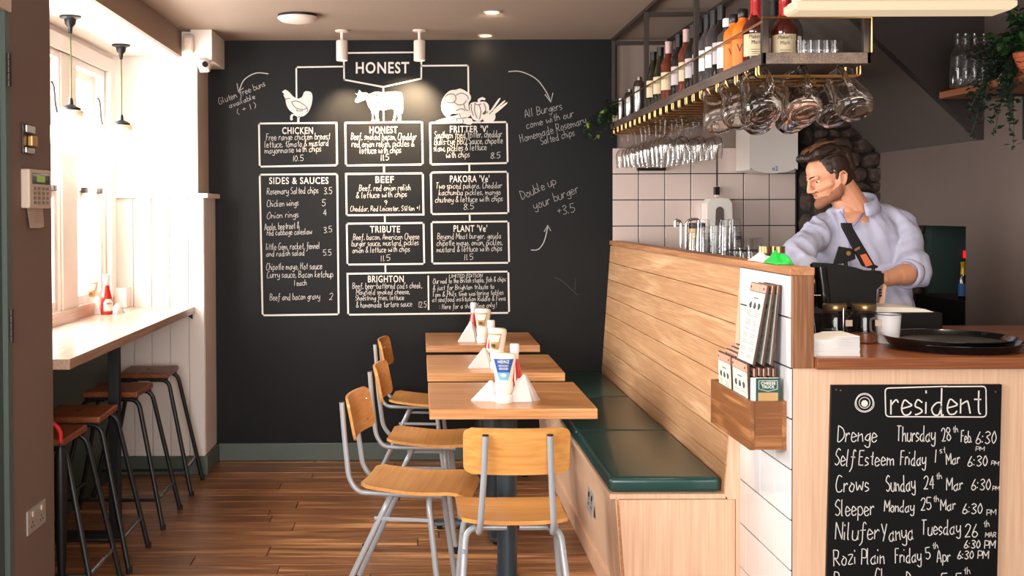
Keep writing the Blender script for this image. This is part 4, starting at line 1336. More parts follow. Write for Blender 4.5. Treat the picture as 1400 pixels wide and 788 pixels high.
typed('CHEESE', .0125, 'paper', 'lettering', cv, (cx, 3.3307, zt0 - .020), sx=.95, bold=.02, extrude=.0002)
typed('TRUCK', .0125, 'paper', 'lettering', cv, (cx, 3.3307, zt0 - .031), sx=.85, bold=.02, extrude=.0002)
bx('cover_photo', 'label_gold', xa + .006, xb_ - .006, 3.3305, 3.331, .72, zt0 - .044, cv)

# ------------------------------------------------------------------ on the worktop
ZT = .990


def on_top(u, v, z=ZT):
    p = at(u, v, Z=z)
    return p


def tray(loc, r, lb, n, top=False):
    o = thing('serving_tray', lb, 'tray', loc, 'round black trays on the worktop')
    MB().lathe([(r * .90, .0), (r * .91, .004), (r * .93, .006), (r * .985, .022), (r, .024), (r, .026), (r * .975, .0255), (r * .91, .009), (r * .90, .0075), (0, .0075)], 56).build('tray_body', 'black_gloss', o, smooth=True, world=False)
    MB().lathe([(r * .895, .0078), (0, .0079)], 56).build('tray_liner', 'tray_top', o, world=False)


tx = on_top(1299, 484); tx.y = 3.472; tx.x = at(1299, 480, 3.472).x
tray((tx.x + .012, 3.474, ZT), .200, 'round black serving tray at the bottom of the stack on the worktop', 0)
tray((tx.x - .006, 3.472, ZT + .0135), .196, 'round black serving tray on top of the stack', 0)
# napkins
a_, b_ = at(1106, 488, Z=ZT), at(1177, 488, Z=ZT)
nk = thing('napkin_stack', 'stack of folded white paper napkins beside the oak post', 'napkins', ((a_.x + b_.x) / 2, a_.y + .08, ZT))
r3 = random.Random(2)
for k in range(14):
    j = r3.uniform(-.0015, .0015)
    vs, fs = [], []
    n = 8
    for i in range(n + 1):
        t_ = i / n
        x = a_.x + .004 + (b_.x - a_.x - .004) * t_ + j
        sag = -.008 * math.sin(PI * min(1, t_ * 1.6)) * (k / 13) ** 2 + .004 * (k / 13) ** 2 * t_
        z0 = ZT + k * .0040 + sag
        for yy in (a_.y + .004 + j, a_.y + .15):
            vs += [(x, yy, z0 + .0004), (x, yy, z0 + .0037)]
    for i in range(n):
        q = 4 * i
        fs += [(q, q + 2, q + 6, q + 4), (q + 1, q + 5, q + 7, q + 3), (q, q + 4, q + 5, q + 1), (q + 2, q + 3, q + 7, q + 6)]
    fs += [(0, 1, 3, 2), (4 * n, 4 * n + 2, 4 * n + 3, 4 * n + 1)]
    MB().add(vs, fs).build('paper_napkin', 'napkin', nk)
# jars
for i, (u, lb) in enumerate(((1141, 'glass storage jar with a gold lid left of the other jar'), (1181, 'glass storage jar with a gold lid beside the white mug'))):
    p = at(u, 466, 3.62); p.z = ZT
    o = thing('storage_jar', lb, 'jar', p, 'lidded jars on the worktop')
    MB().lathe([(.038, 0), (.043, .004), (.044, .012), (.044, .085), (.040, .098), (.034, .106), (.034, .112)], 28).build('jar_body', 'jar_glass', o, smooth=True, world=False)
    MB().lathe([(.037, .106), (.038, .108), (.038, .122), (.036, .126), (0, .1265)], 28).build('lid', 'lid_gold', o, smooth=True, world=False)
    MB().lathe([(.040, .003), (.041, .03 if i else .045), (0, .032 if i else .047)], 24).build('contents', 'shelf_oak' if i else 'wine_dark', o, smooth=True, world=False)
    MB().box(.018, .040, -.0462, -.0450, .058, .078).build('tag', 'note_paper', o, world=False)
p = at(1214, 472, 3.60); p.z = ZT
o = thing('enamel_mug', 'white enamel mug with a navy rim behind the trays', 'mug', p)
MB().lathe([(.031, 0), (.034, .003), (.0405, .094), (.0390, .094), (.033, .006), (0, .005)], 28).build('mug_body', 'enamel', o, smooth=True, world=False)
MB().tube([(.0405 * math.cos(a_), .0405 * math.sin(a_), .0945) for a_ in [2 * PI * i / 28 for i in range(29)]], .0015, 6, cap=False).build('rim', 'navy', o, smooth=True, world=False)
MB().tube(fillet([(-.012, .036, .075), (-.03, .065, .075), (-.03, .065, .03), (-.012, .033, .025)], .012), .004, 8).build('handle', 'enamel', o, smooth=True, world=False)
p = at(1153, 466, 3.555); p.z = ZT
o = thing('receipt_spike', 'thin upright metal receipt spike behind the napkins', 'spike', p)
MB().lathe([(.03, 0), (.03, .004), (0, .006)], 20).build('base', 'raw_metal', o, world=False)
MB().tube([(0, 0, .004), (0, 0, .118)], .0016, 8).build('spike', 'chrome', o, world=False)
# till drawer box, open book of paper
a_, b_ = at(1180, 424, 3.85), at(1291, 424, 3.85)
o = tag(bx('cash_box', 'black_plastic', 1.36, b_.x, 3.86, 4.14, ZT, 1.064, None, bevel=.004), 'black till drawer box behind the mug and trays', 'till')
pp = thing('open_notebook', 'open cream notebook lying on the black till drawer', 'notebook', (1.66, 3.98, 1.064))
a_, b_ = at(1198, 421, 3.88), at(1277, 424, 3.88)
vs = [(a_.x, 3.88, 1.0645), (b_.x, 3.88, 1.0645), (b_.x - .03, 4.06, 1.0645), (a_.x + .02, 4.06, 1.0645)]
MB().poly([(a_.x, 3.88, 1.0645), (b_.x, 3.88, 1.0645), (b_.x - .03, 3.88, 1.075), (b_.x - .10, 3.88, 1.081), (a_.x, 3.88, 1.083)], (.0, .17, 0)).build('pages', 'paper', pp)
bx('cover', 'clip_edge', a_.x - .003, b_.x + .003, 3.876, 4.054, 1.0641, 1.0648, pp)
# till screen seen from behind
tl = thing('till', 'black point of sale till screen seen from behind, beside the oak post', 'till', (1.5, 3.84, ZT))
ol = [(1112, 362), (1116, 359.5), (1133, 360), (1150, 362), (1170, 366), (1186, 371), (1198, 372), (1209, 374), (1209, 387), (1199, 396), (1197.5, 423), (1124, 423), (1117, 408)]
MB().poly([at(u, v, 3.80) for u, v in ol], (0, .035, 0)).build('screen_housing', 'black_plastic', tl, bevel=.003)
p0, p1 = at(1114, 363, 3.79), at(1121, 420, 3.79)
MB().tube([p0 + Vector((.018, .005, -.004)), p1 + Vector((.018, .005, 0))], .022, 16).build('card_reader', 'black_gloss', tl, smooth=True)
p0 = at(1186, 372, 3.82)
bx('rear_block', 'black_plastic', p0.x, at(1208.5, 388, 3.82).x, 3.836, 3.90, at(1200, 391, 3.82).z, at(1200, 371, 3.82).z, tl, bevel=.004)
bx('base', 'black_plastic', 1.40, 1.54, 3.74, 3.856, ZT, ZT + .012, tl, bevel=.003)
bx('stand', 'black_plastic', 1.44, 1.50, 3.80, 3.83, ZT + .012, at(1150, 420, 3.8).z, tl)
for k in range(3): bx('port', 'raw_metal', at(1152 + k * 12, 0, 3.8).x, at(1158 + k * 12, 0, 3.8).x, 3.797, 3.8, 1.10, 1.106, tl)
# tilted customer display on a bracket
cdp = thing('customer_display', 'slim black tilted display on a triangular bracket above the till', 'display', (1.52, 3.86, 1.24))
MB().poly([at(u, v, 3.86) for u, v in ((1151, 305), (1165, 305), (1166, 311), (1196, 362), (1201, 364), (1200, 367), (1188, 367), (1180, 364), (1152, 311))], (0, .016, 0)).build('display_body', 'black_plastic', cdp, bevel=.002)
MB().poly([at(u, v, 3.8590) for u, v in ((1176, 349), (1184, 347), (1193, 362), (1184, 365))], (0, .001, 0)).build('screen', 'terracotta', cdp)
MB().poly([at(u, v, 3.8590) for u, v in ((1168, 341), (1175, 337), (1176, 340), (1169, 344))], (0, .001, 0)).build('clip', 'brass', cdp)
br = MB().poly([at(u, v, 3.874) for u, v in ((1147, 337), (1165, 340), (1169, 345), (1170, 354), (1166, 356), (1150, 361), (1139, 361.5))], (0, .006, 0)).build('bracket', 'black_plastic', cdp, bevel=.001)
MB().lathe([(.008, 0), (.008, .001)], 18, m=Matrix.Translation(at(1160, 346.5, 3.873)) @ Matrix.Rotation(PI / 2, 4, 'X')).build('emblem', 'brass', br)
MB().tube([at(1156, 358, 3.876), at(1158, 374, 3.846)], .007, 10).build('neck', 'black_plastic', cdp)
MB().tube([at(1194, 365, 3.87), at(1194, 374, 3.862)], .006, 10).build('neck', 'black_plastic', cdp)
# folded wooden ruler / card holder right of the till
o = thing('card_holder', 'small pale wooden card holder right of the till screen', 'holder', (at(1206, 400, 3.93).x, 3.93, 1.083))
MB().poly([at(u, v, 3.93) for u, v in ((1202, 415), (1208, 388), (1212, 391), (1209, 415))], (0, .03, 0)).build('holder_body', 'clip_wood', o, bevel=.001)
for k in range(3): MB().box(at(1204, 0, 3.92).x, at(1208, 0, 3.92).x, 3.924, 3.928, at(0, 402 + 4 * k, 3.92).z, at(0, 399.6 + 4 * k, 3.92).z).build('card', 'black_plastic', o)
# wire stand and brush beside the post
o = thing('wire_stand', 'thin bent wire stand between the post and the till', 'stand', (at(1112, 440, 3.6).x, 3.6, ZT))
MB().tube([at(1105, 404, 3.60), at(1122, 404, 3.60)], .0018, 6).build('wire', 'chrome', o)
MB().tube([at(1108, 404, 3.60), Vector((at(1117, 455, 3.60).x, 3.60, ZT))], .0018, 6).build('wire', 'chrome', o)
MB().tube([at(1105, 393, 3.60), at(1114, 386, 3.60)], .0018, 6).build('wire', 'chrome', o)
MB().poly([at(u, v, 3.61) for u, v in ((1104, 381), (1114, 382), (1114, 388), (1104, 387))], (0, .012, 0)).build('card', 'label_gold', o)
o = tag(MB().lathe([(.006, 0), (.013, .012), (.013, .05), (.008, .066), (0, .07)], 16, c=(at(1104, 450, 3.40).x, 3.40, ZT)).build('sauce_dropper', 'yellow', None, smooth=True), 'yellow rounded bottle half hidden behind the oak post', 'bottle')

# ------------------------------------------------------------------ things behind the half wall
lg = thing('back_shelf', 'narrow wooden ledge with glasses behind the bench back', 'shelf', (1.27, 5.1, 0))
bx('shelf_board', 'worktop', 1.152, 1.385, 3.97, YB - .02, 1.125, 1.150, lg)
for yy in (4.06, 5.2, 6.2): bx('bracket', 'black_metal', 1.152, 1.36, yy, yy + .02, 1.10, 1.125, lg)
ZL = 1.150
LG = MB


def tumbler(mb, c, h=.12, r0=.036, r1=.027):
    """inverted tumbler, mouth down"""
    mb.lathe([(r0, 0), (r0 - .0005, .004), (r1, h - .002), (r1 - .003, h), (0, h), ], 20, c=c)
    mb.lathe([(r1 - .004, h - .014), (0, h - .013)], 16, c=c)


stk = [(1.195, 4.70, 4, 0), (1.285, 4.69, 4, 1), (1.29, 4.86, 3, 2), (1.365, 4.83, 4, 3), (1.205, 4.88, 2, 4)]
slb = ['left stack', 'middle stack', 'back stack', 'right stack', 'low stack']
for (x, y, n, i) in stk:
    for k in range(n + 1):
        o = MB(); tumbler(o, (x, y, ZL + k * .0285 + .0002))
        g = o.build('tumbler', 'glass', None, smooth=True)
        tag(g, 'clear tumbler, %s of the nested %s behind the bench back' % (('lowest', 'second up', 'third up', 'fourth up', 'fifth up')[k], slb[i]), 'glass', 'nested tumblers in the ' + slb[i])
r4 = random.Random(4)
for (u, v, y, r, h, kd_) in ((1019, 327, 4.28, .030, .135, 0), (1031, 325, 4.22, .030, .14, 0), (1010, 338, 4.42, .034, .10, 0), (1046, 337, 4.05, .027, .112, 1), (1064, 337, 4.08, .027, .115, 1), (1046, 349, 4.02, .030, .085, 0), (1058, 350, 4.0, .03, .08, 0), (1000, 343, 4.5, .034, .095, 0)):
    x = at(u, v, y).x; h = at(u, v, y).z - ZL
    if kd_:
        o = thing('spice_jar', 'small lidded glass jar on the ledge, %s of the two' % ('left' if u < 1050 else 'right'), 'jar', (x, y, ZL), 'small lidded jars on the ledge')
        MB().lathe([(r, 0), (r, h - .035), (r * .85, h - .022)], 20).build('jar_body', 'jar_glass', o, smooth=True, world=False)
        MB().lathe([(r * .9, h - .024), (r * .9, h), (0, h + .0005)], 20).build('lid', 'lid_gold', o, smooth=True, world=False)
    else:
        o = MB().lathe([(r * .85, 0), (r, h * .98), (r - .002, h), (r - .004, h * .98), (r * .8, .006), (0, .005)], 20, c=(x, y, ZL)).build('water_glass', 'glass', None, smooth=True)
        tag(o, 'clear glass among the loose glasses beside the lidded jars', 'glass', 'loose glasses on the ledge')
# wire tray
o = tag(MB().build('x', 'glass', None) if False else MB().tube([(1.17, 4.25, ZL + .004), (1.37, 4.25, ZL + .004)], .003, 6).tube([(1.17, 4.25, ZL + .12), (1.37, 4.25, ZL + .12)], .003, 6).tube([(1.17, 4.25, ZL + .004), (1.17, 4.25, ZL + .12)], .003, 6).tube([(1.37, 4.25, ZL + .004), (1.37, 4.25, ZL + .12)], .003, 6).build('wire_rail', 'black_metal', None),
        'black wire rail standing among the glasses on the ledge', 'rail')
# swan-neck taps
for i, (pts, lb) in enumerate((([(931, 352), (931, 303), (923, 300), (923, 310)], 'chrome swan-neck tap left of the other tap'), ([(938, 352), (938, 301), (955, 299), (957, 310)], 'wide chrome swan-neck tap beside the glass stacks'))):
    yy = 5.35
    q = [at(u, v, yy) for u, v in pts]
    q[0].z = ZL
    o = thing('tap', lb, 'tap', (q[0].x, yy, ZL), 'swan-neck taps on the ledge')
    MB().tube(fillet(q, .035, 6), .0062, 12).build('spout', 'chrome', o, smooth=True)
    MB().lathe([(.02, 0), (.02, .008), (.011, .014), (.011, .075), (.008, .08)], 18, c=q[0]).build('base', 'black_metal' if i == 0 else 'chrome', o, smooth=True)
    MB().tube([(q[0].x + .01, yy, ZL + .055), (q[0].x + .05, yy, ZL + .06)], .004, 8).build('lever', 'black_metal', o, smooth=True)
# coffee-coloured canister beside the stacks
a_ = at(951, 303, 5.1)
o = thing('canister', 'brown lidded canister behind the tap and glass stack', 'canister', (at(953, 340, 5.1).x, 5.1, ZL))
MB().lathe([(.035, 0), (.035, .19)], 20).build('canister_body', 'label_gold', o, smooth=True, world=False)
MB().lathe([(.037, .19), (.037, .215), (0, .217)], 20).build('lid', 'black_plastic', o, smooth=True, world=False)
# green and white cloths on the cap by the barman
def cloth(name, mat_, x0, x1, y0, y1, z, h, seed, lb):
    r_ = random.Random(seed); n = 14; vs, fs = [], []
    for i in range(n + 1):
        for j in range(n + 1):
            s_, t_ = i / n, j / n
            e = (math.sin(PI * s_) * math.sin(PI * t_)) ** .6
            zz = z + .002 + h * e * (.55 + .75 * noise.noise(Vector((s_ * 3 + seed, t_ * 3, .3))) + .2)
            vs.append((x0 + (x1 - x0) * s_, y0 + (y1 - y0) * t_, max(zz, z + .001)))
    fs = [(i * (n + 1) + j, (i + 1) * (n + 1) + j, (i + 1) * (n + 1) + j + 1, i * (n + 1) + j + 1) for i in range(n) for j in range(n)]
    o = MB().add(vs, fs).build(name, mat_, None, smooth='all')
    sd = o.modifiers.new('thickness', 'SOLIDIFY'); sd.thickness = .0015; sd.offset = 1
    return tag(o, lb, 'cloth')


cloth('green_cloth', 'green_cloth', 1.096, 1.152, 3.42, 3.56, 1.253, .040, 3, 'bright green crumpled cloth on the oak cap by the barman')
cloth('white_cloth', 'white_cloth', 1.10, 1.154, 3.585, 3.74, 1.253, .034, 8, 'white crumpled cloth on the oak cap beside the green cloth')

# on the tiled wall
o = thing('soap_dispenser', 'white arched soap dispenser on the tiled wall', 'dispenser', (at(984, 300, 6.3).x, 6.3, 1.3))
a_, b_ = at(967, 0, 6.24), at(1002, 0, 6.24)
x0, x1 = a_.x, b_.x; zt1, zb1 = at(0, 274, 6.24).z, at(0, 334, 6.24).z
pts = [(x0 - .005, zb1), (x0, zt1 - .03)] + [(x0 + .02 + .0 * k, zt1 - .004) for k in range(1)] + [((x0 + x1) / 2, zt1)] + [(x1 - .02, zt1 - .004), (x1, zt1 - .03), (x1 + .005, zb1)]
MB().poly([(x, 6.24, z) for x, z in pts], (0, .125, 0)).build('dispenser_body', 'white_plastic', o, bevel=.012, seg=4)
cx = at(985, 0, 6.23).x
pts = [(cx - .025, at(0, 312, 6.23).z)] + [(cx + .022 * math.cos(a_), at(0, 292, 6.23).z + .024 * math.sin(a_)) for a_ in [PI - PI * i / 10 for i in range(11)]] + [(cx + .025, at(0, 312, 6.23).z)]
MB().poly([(x, 6.237, z) for x, z in pts], (0, .004, 0)).build('window_slot', 'plaster', o)
o = thing('plug_and_cable', 'black plug on a hanging cable above the soap dispenser', 'plug', (at(980, 265, 6.33).x, 6.33, 1.5))
cx = at(980, 265, 6.34).x
MB().tube([(cx, 6.345, at(0, 258, 6.34).z), (cx, 6.345, 1.78)], .0022, 6).build('cable', 'black_metal', o)
bx('plug', 'black_plastic', cx - .013, cx + .013, 6.325, 6.366, at(0, 270, 6.34).z, at(0, 259, 6.34).z, o, bevel=.002)
bx('plug_tip', 'white_plastic', cx - .008, cx + .008, 6.335, 6.36, at(0, 273, 6.34).z, at(0, 269.5, 6.34).z, o)
a_, b_ = at(872, 233.5, 6.33), at(911, 229, 6.33)
o = tag(bx('magnetic_strip', 'black_plastic', a_.x, b_.x, 6.335, 6.366, a_.z, b_.z, None, bevel=.001), 'short black rail on the tiles below the hanging wine glasses', 'rail')
a_, b_ = at(1003, 328.5, 6.33), at(1015, 323, 6.33)
o = tag(bx('small_socket', 'black_plastic', a_.x, b_.x, 6.345, 6.366, a_.z, b_.z, None, bevel=.001), 'small black socket on the tiles right of the soap dispenser', 'socket')
wh = thing('water_heater', 'white water heater with a curved bottom high on the tiled wall', 'water heater', (at(1054, 0, 6.2).x, 6.2, 1.65))
x0, x1 = at(1022, 0, 6.14).x, at(1088, 0, 6.14).x
n = 20; pts = [(x0, 1.90), (x0, at(0, 236, 6.14).z)]
for k in range(n + 1):
    t_ = k / n
    pts.append((x0 + .012 + (x1 - x0 - .024) * t_, at(0, 232, 6.14).z - .030 * math.sin(PI * min(1, max(0, t_ * 1.0))) ** .5 - .006))
pts += [(x1, at(0, 236, 6.14).z), (x1, 1.90)]
MB().poly([(x, 6.10, z) for x, z in pts], (0, .262, 0)).build('heater_body', 'white_plastic', wh, bevel=.018, seg=4)
typed('e2', .035, 'label_blue', 'lettering', wh, (at(1060, 0, 6.1).x, 6.097, at(0, 238, 6.1).z + .004), sx=1, extrude=.0004)

# ------------------------------------------------------------------ bottle and glass rack hung from the ceiling
RX0, RX1, RY0, RY1, RZ0, RZ1 = 1.092, 1.437, 3.55, YB - .01, 1.887, 1.922
rk = thing('bottle_rack', 'long dark hanging bottle rack with brass glass rails over the bar', 'rack', (1.265, 4.95, RZ0))
bx('shelf_board', 'shelf_wood', RX0 + .012, RX1 - .012, RY0 + .012, RY1, RZ0 + .004, RZ1, rk)
for (a, b, c, d, nm) in ((RX0, RX0 + .012, RY0, RY1, 'edge_board'), (RX1 - .012, RX1, RY0, RY1, 'edge_board'), (RX0, RX1, RY0, RY0 + .012, 'edge_board')):
    bx(nm, 'shelf_wood', a, b, c, d, RZ0, RZ1, rk, bevel=.001)
for yy in (3.565, 4.44, 5.41, 6.33):
    for xx in (RX0 + .011, RX1 - .011):
        bx('post', 'raw_metal', xx - .0105, xx + .0105, yy - .0105, yy + .0105, RZ1, ZC - .002, rk, bevel=.001)
    bx('cross_bar', 'raw_metal', RX0 + .022, RX1 - .022, yy - .009, yy + .009, 2.362, 2.382, rk)
for xx in (RX0 + .011, RX1 - .011): bx('top_rail', 'raw_metal', xx - .0105, xx + .0105, RY0 + .026, RY1, 2.383, ZC - .001, rk)
gz = 2.020
MB().tube([(RX0 - .003, RY0 + .0, gz), (RX0 - .003, RY1, gz - .004)], .004, 8).build('guard_rail', 'brass', rk, smooth=True)
MB().tube([(RX0 - .003, RY0 - .003, gz + .012), (RX1 + .0, RY0 - .003, gz + .012), (RX1, RY0 - .003, RZ1)], .004, 8).build('guard_rail', 'brass', rk, smooth=True)
k = 0
y = 3.62
while y < 6.30:
    for dy in (-.014, .014):
        MB().tube(fillet([(RX0 + .006, y + dy, RZ0), (RX0 + .006, y + dy, RZ0 - .032), (RX1 - .012, y + dy, RZ0 - .032), (RX1 - .012, y + dy, RZ0)], .010, 3), .0032, 8).build('glass_rail', 'brass', rk, smooth=True)
    y += .121
    k += 1

# wine glasses hanging by their feet
wm = MB().lathe([(.0, 0), (.031, 0), (.030, -.0025), (.006, -.006), (.0032, -.015), (.003, -.078), (.010, -.090), (.026, -.106), (.0345, -.126), (.0355, -.142), (.031, -.178), (.0285, -.200),
                 (.0278, -.200), (.0302, -.178), (.0345, -.142), (.0335, -.127), (.025, -.108), (0, -.094)], 20).build('wine_glass', 'wine_clear', None, smooth=True, world=False)
first = True
for r_ in range(10):
    yy = 3.62 + .121 * (12 + r_) + .0605
    if yy > 6.28: break
    for xx in (1.137, 1.214, 1.291, 1.368):
        if first: o = wm; first = False
        else:
            o = wm.copy(); COL.objects.link(o)
        o.location = (xx + .004 * ((r_ * 7) % 3 - 1), yy, RZ0 - .027)
        tag(o, 'hanging wine glass, %s row behind the jugs, %s' % (('first', 'second', 'third', 'fourth', 'fifth', 'sixth', 'seventh', 'eighth', 'ninth', 'tenth')[r_], {1.137: 'on the bench side', 1.214: 'second from the bench side', 1.291: 'third from the bench side', 1.368: 'on the bar side'}[xx]), 'glass', 'hanging wine glasses')
# shorter row of flutes just in front of them
jb = MB().lathe([(0, .0), (.036, .0), (.043, .004), (.050, .018), (.053, .035), (.051, .055), (.044, .080), (.038, .105), (.037, .125), (.041, .145), (.0415, .148), (.0385, .147), (.034, .125), (.035, .105), (.0405, .080), (.047, .055), (.0485, .036), (.045, .022), (.030, .016), (0, .015)], 32)
jug0 = None
Jd = [(1.120, 3.60, 8), (1.245, 3.60, -2), (1.372, 3.60, -14), (1.185, 3.82, 5), (1.300, 3.83, -3), (1.400, 3.86, -8), (1.118, 4.06, 8), (1.235, 4.05, 0), (1.345, 4.06, -6), (1.075 + .04, 3.83, 6)]
jl = ['leftmost of the front three', 'middle of the front three', 'rightmost of the front three', 'second row, left', 'second row, middle', 'second row, right', 'third row, left', 'third row, middle', 'third row, right', 'second row, at the bench edge']
for i, (x, y, rz) in enumerate(Jd):
    if jug0 is None:
        jug0 = thing('glass_jug', '', 'jug', (0, 0, 0))
        jug0.rotation_mode = 'XYZ'
        jb.build('jug_body', 'jug_glass', jug0, smooth='all', world=False)
        hp = fillet([(.043, 0, .128), (.078, 0, .130), (.090, 0, .085), (.080, 0, .035), (.050, 0, .028)], .03, 6)
        MB().tube(hp, .0078, 12).build('handle', 'jug_glass', jug0, smooth='all', world=False)
        MB().tube([(.030 * math.cos(a_), .030 * math.sin(a_), -.001) for a_ in [2 * PI * q / 28 for q in range(29)]], .002, 6, cap=False).build('foot_ring', 'jug_glass', jug0, smooth='all', world=False)
        o = jug0
    else:
        o = dup(jug0)
    # local z (mouth) points away and up, local x (handle) points up and toward the room
    tl_ = R(47 + (i * 5) % 7)
    zax = Vector((0, math.cos(tl_), math.sin(tl_)))
    xax = Vector((0, -math.sin(tl_), math.cos(tl_)))
    yax = zax.cross(xax)
    m3 = Matrix((xax, yax, zax)).transposed()
    m3 = Matrix.Rotation(R(rz), 3, 'Z') @ m3
    m3 = Matrix.Rotation(R((0, -3, -22, 6, -8, -22, 8, 0, -8, 4)[i]), 3, 'Y') @ m3
    hook = Vector((x, y, RZ0 - .036))
    o.scale = (1.14, 1.14, 1.14)
    o.location = hook - m3 @ Vector((.084, 0, .092))
    o.rotation_euler = m3.to_euler()
    o['label'] = 'thick glass jug hanging by its handle, ' + jl[i]
    o['group'] = 'glass jugs hanging from the rack'

# bottles on the rack
def bottle(kind, u, x, lb, h=None, Y=None):
    y = Y if Y else x * F / (u - CU)
    grp = 'bottles on the hanging rack'
    nm = {'wine': 'wine_bottle', 'rose': 'wine_bottle', 'green': 'wine_bottle', 'whisky': 'whisky_bottle', 'gin': 'gin_bottle', 'orange': 'aperitif_bottle', 'clear': 'spirit_bottle'}[kind]
    o = thing(nm, lb, 'bottle', (x, y, RZ1 + .0005), grp)
    if kind in ('wine', 'rose', 'green', 'clear'):
        r_ = .036
        bm_ = {'wine': 'wine_dark', 'rose': 'wine_rose', 'green': 'wine_green', 'clear': 'gin_clear'}[kind]
        prof = [(.030, 0), (r_, .003), (r_, .150), (.034, .165), (.024, .185), (.0155, .200), (.0140, .215), (.0138, .250)] if kind != 'green' else [(.030, 0), (r_, .003), (r_, .110), (.032, .145), (.022, .185), (.0155, .215), (.0138, .250)]
        MB().lathe(prof, 22).build('bottle_body', bm_, o, smooth=True, world=False)
        fo = 'foil_pink' if kind == 'rose' else ('foil_black')
        MB().lathe([(.0150, .212), (.0153, .255), (.0165, .256), (.0165, .266), (0, .267)], 20).build('capsule', fo, o, smooth=True, world=False)
        lm = {'wine': 'label_pale', 'rose': 'label_cream', 'green': 'label_cream', 'clear': 'label_white'}[kind]
        lw_, z0, z1 = 1.0, .045, .125
    elif kind == 'whisky':
        MB().lathe([(.040, 0), (.044, .004), (.043, .09), (.046, .105), (.044, .122), (.030, .145), (.018, .158), (.0155, .17), (.0155, .20)], 26).build('bottle_body', 'whisky', o, smooth=True, world=False)
        w_ = MB().lathe([(.0185, .160), (.019, .20), (.018, .235), (.0205, .240), (.0205, .258), (.018, .262), (0, .262)], 22)
        for a_ in (0, 1.1, 2.4, 3.6, 4.9): w_.tube([(.0185 * math.cos(a_), .0185 * math.sin(a_), .165), (.024 * math.cos(a_), .024 * math.sin(a_), .150), (.0305 * math.cos(a_), .0305 * math.sin(a_), .143 - .006 * math.sin(a_ * 5))], [.005, .0035, .003], 8)
        w_.build('wax_seal', 'red_wax', o, smooth=True, world=False)
        lm, r_, lw_, z0, z1 = 'label_cream', .0435, 1.05, .020, .095
    else:
        r_ = .038
        MB().lathe([(.034, 0), (r_, .004), (r_, .125), (.034, .142), (.018, .158), (.0145, .166), (.0145, .180)], 22).build('bottle_body', 'label_orange' if kind == 'orange' else 'gin_clear', o, smooth=True, world=False)
        MB().lathe([(.0165, .172), (.018, .174), (.018, .200), (.016, .203), (0, .203)], 20).build('cap', 'foil_black' if kind == 'orange' else 'cap_white', o, smooth=True, world=False)
        lm, lw_, z0, z1 = ('label_orange' if kind == 'orange' else 'label_white'), 1.2, .02, .115
    n = 10; vs = []
    rr = r_ + .0008
    for zz in (z0, z1):
        for k_ in range(n + 1):
            an = -PI / 2 - .35 + lw_ * (k_ / n * 2 - 1)
            vs.append((rr * math.cos(an), rr * math.sin(an), zz))
    lbo = MB().add(vs, [(k_, k_ + 1, n + 2 + k_, n + 1 + k_) for k_ in range(n)]).build('label', lm, o, smooth='all', world=False)
    if kind == 'orange': typed('W', .040, 'foil_black', 'lettering', lbo, (-.012, -rr * .96, .050), rot=(PI / 2, 0, -.35), sx=.9, extrude=.0003, local=True)
    if kind == 'whisky':
        m_ = MB()
        m_.box(-.030, .008, -rr * 1.0, -rr * .99, .040, .0415).box(-.028, .004, -rr * 1.0, -rr * .99, .032, .0335).box(-.026, .002, -rr * 1.0, -rr * .99, .026, .0272)
        m_.build('print', 'print_dark', lbo, world=False)
        for q_, tx_ in enumerate(("Maker's", 'Mark')): typed(tx_, .019, 'print_dark', 'lettering', lbo, (-.012, -rr * .985, .078 - q_ * .019), rot=(PI / 2, 0, -.25), sx=.8, extrude=.0002, local=True)
    return o


